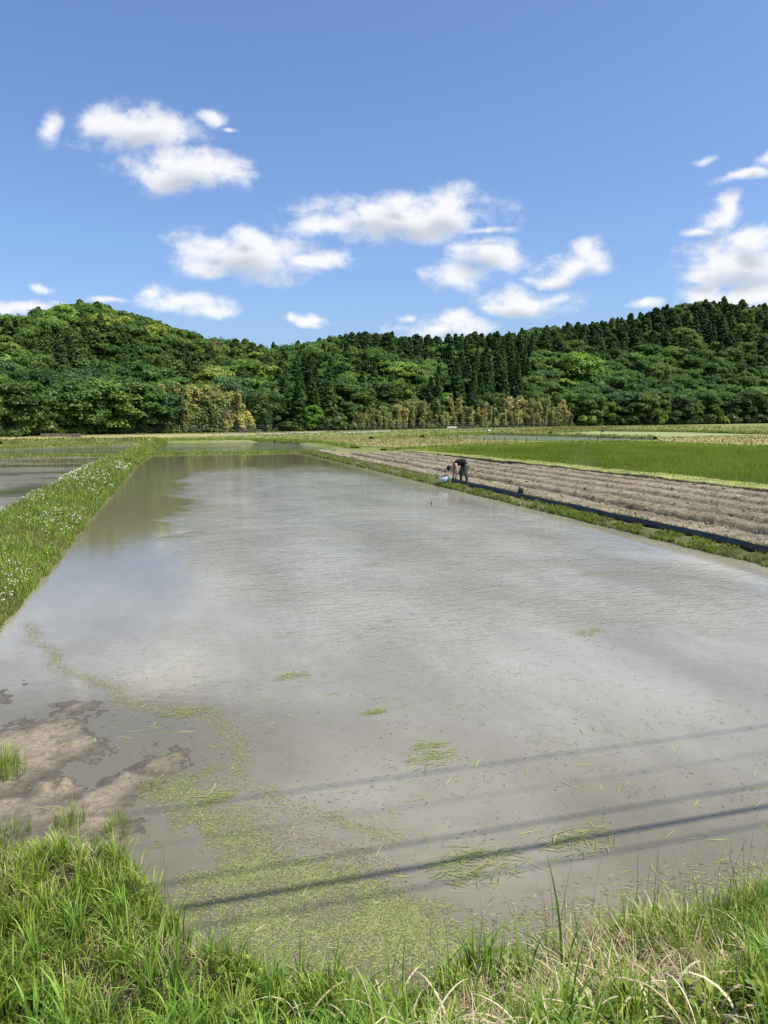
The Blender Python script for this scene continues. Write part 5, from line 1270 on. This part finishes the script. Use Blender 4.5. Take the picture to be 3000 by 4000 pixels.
def sack(x, y, lb, s=1.0):
    bm = bmesh.new(); bmesh.ops.create_icosphere(bm, subdivisions=3, radius=.35)
    for v in bm.verts:
        n = fbm(np.array([v.co.x * 4 + x]), np.array([v.co.y * 4 + v.co.z * 3]), 3, 161)[0]; v.co *= .75 + .55 * n; v.co.z = v.co.z * .8 + .2
    me = bpy.data.meshes.new('white_sack'); bm.to_mesh(me); bm.free(); me.materials.append(M['white_cloth']); o = ob('white_sack', me); o.location = (x, y, float(zt(x, y)) + .08); o.scale = (s * 1.3, s, s); tag(o, lb, 'sack', 'white sacks in the far fields')
sack(*AT_WHITE[3], 'small white sack in the grass beyond the pale paddy', .6); sack(*AT_FAR_WHITE[0], 'white sack at the wood edge beyond the leaning pole', .4); sack(*AT_FAR_WHITE[1], 'white sack under the trees at the foot of the right hill', 1.0)

# -- wire fence along the foot of the wood
fr = thing('wire_fence', 'thin grey wire fence along the foot of the wood', 'fence', tuple(float(a) for a in hill_point(.30, -.02)))
fx0 = np.array(hill_point(.30, -.02)); fpts = []
fpm = py_mesh('post', [tube([(0, 0, -.3), (0, 0, 1.5)], [.035, .03], 6)], M['wire'])
for i in range(34):
    p = np.array(hill_point(.20 + i * .0165, -.02)); q = p - fx0; o = ob('post', fpm, fr); o.location = tuple(q); fpts.append(q)
ob('wire', py_mesh('wire', [tube([tuple(q + np.array([0, 0, h])) for q in fpts], [.012] * len(fpts), 4) for h in (.5, .95, 1.4)], M['wire']), fr)

# -- bare trees among the green
def bare(s, t, h, lb):
    x, y, z = (float(a) for a in hill_point(s, t)); parts = [tube([(0, 0, -.3), (.1, 0, h * .5), (.3, .1, h)], [.13, .09, .02], 6)]
    for i in range(16):
        z0 = h * random.uniform(.3, .85); a = random.random() * 6.28; L = h * random.uniform(.2, .42); b = (math.cos(a) * L, math.sin(a) * L, z0 + L * random.uniform(.3, .9))
        parts.append(tube([(.1, 0, z0), (b[0] * .5, b[1] * .5, z0 + (b[2] - z0) * .6), b], [.06, .04, .012], 5))
        for k in range(3):
            c = (b[0] * .6, b[1] * .6, z0 + (b[2] - z0) * .7); e = (b[0] + random.uniform(-.7, .7), b[1] + random.uniform(-.7, .7), b[2] + random.uniform(-.2, .7)); parts.append(tube([c, e], [.03, .008], 4))
    rt = thing('bare_tree', lb, 'tree', (x, y, z), 0, 'bare trees along the wood edge'); ob('trunk', py_mesh('trunk', parts[:1], M['palebark']), rt); ob('branches', py_mesh('branches', parts[1:], M['palebark']), rt)
M['palebark'] = simple('pale_bark', (.30, .27, .22), .9, .1, .2, 3)
bare(.292, -.005, 5.0, 'pale leafless tree leaning in front of the golden bamboo'); bare(.05, .0, 6.0, 'grey bare branched tree at the foot of the left hill')

# -- tall dark reed blade in the near grass, twig in the water
rx, ry = REED
def reed_part(name, az, L, bend, w, c, root):
    p = np.array([[0, 0, 0.0]]); V, F, C = blades(p, np.array([L]), np.array([az]), np.array([bend]), np.array([w]), 10, np.array([c]), 1.4, .3); return ob(name, np_mesh(name, V, F, M['grass'], vcol=C), root)
rz0 = float(bank_z(np.array([[rx]]), np.array([[ry]]))[0, 0])
rr = thing('reed', 'tall single dark green reed blade rising from the near bank grass', 'reed', (rx, ry, rz0 - .02))
reed_part('blade', R(165), .72, .28, .022, (.075, .15, .035), rr); reed_part('blade', R(175), .5, 1.25, .014, (.08, .15, .04), rr); reed_part('blade', R(20), .38, .7, .013, (.10, .18, .04), rr)
tw = ob('twig', py_mesh('twig', [tube([(0, 0, -.05), (.02, 0, .08), (.0, .02, .20)], [.02, .014, .005], 5), tube([(.01, 0, .03), (-.12, .01, .06)], [.012, .004], 5)], M['post'])); tw.location = (8.06, 22.6, 0); tag(tw, 'small dark twig poking out of the water left of the sheet', 'twig')

# -- overhead lines along the road: their shadows cross the near water
CABLES = [(4.05, 6.0, .024, 'thick lowest overhead cable along the road'), (3.86, 7.4, .011, 'second overhead cable above the thick one'), (4.31, 8.0, .013, 'third overhead cable along the road'), (5.20, 9.6, .011, 'highest overhead cable along the road'), (4.75, 8.8, .005, 'thin overhead cable below the highest one')]
for ysh, zc, rc, lb in CABLES:
    yw = ysh - zc * S_DY; o = ob('overhead_cable', py_mesh('overhead_cable', [tube([(xx, yw, zc + .00022 * (xx - 1) ** 2 - .0) for xx in np.linspace(-21, 23, 45)], [rc] * 45, 8)], M['cable'])); tag(o, lb, 'cable', 'overhead cables along the road')
for xx, lb in ((-21, 'grey concrete utility pole beyond the left of the frame'), (23, 'grey concrete utility pole beyond the right of the frame')):
    rt = thing('utility_pole', lb, 'pole', (xx, .85, .9), 0, 'utility poles along the road')
    ob('pole', py_mesh('pole', [tube([(0, 0, -.6), (0, 0, 10)], [.17, .11], 12)], M['pole']), rt); ob('crossarm', py_mesh('crossarm', [boxpart((0, 0, 8.75), (.1, 1.6, .1), 0, .01), boxpart((0, 0, 7.1), (.1, 1.6, .1), 0, .01), boxpart((0, .3, 5.15), (.1, 1.2, .1), 0, .01)], M['pole'], False), rt)
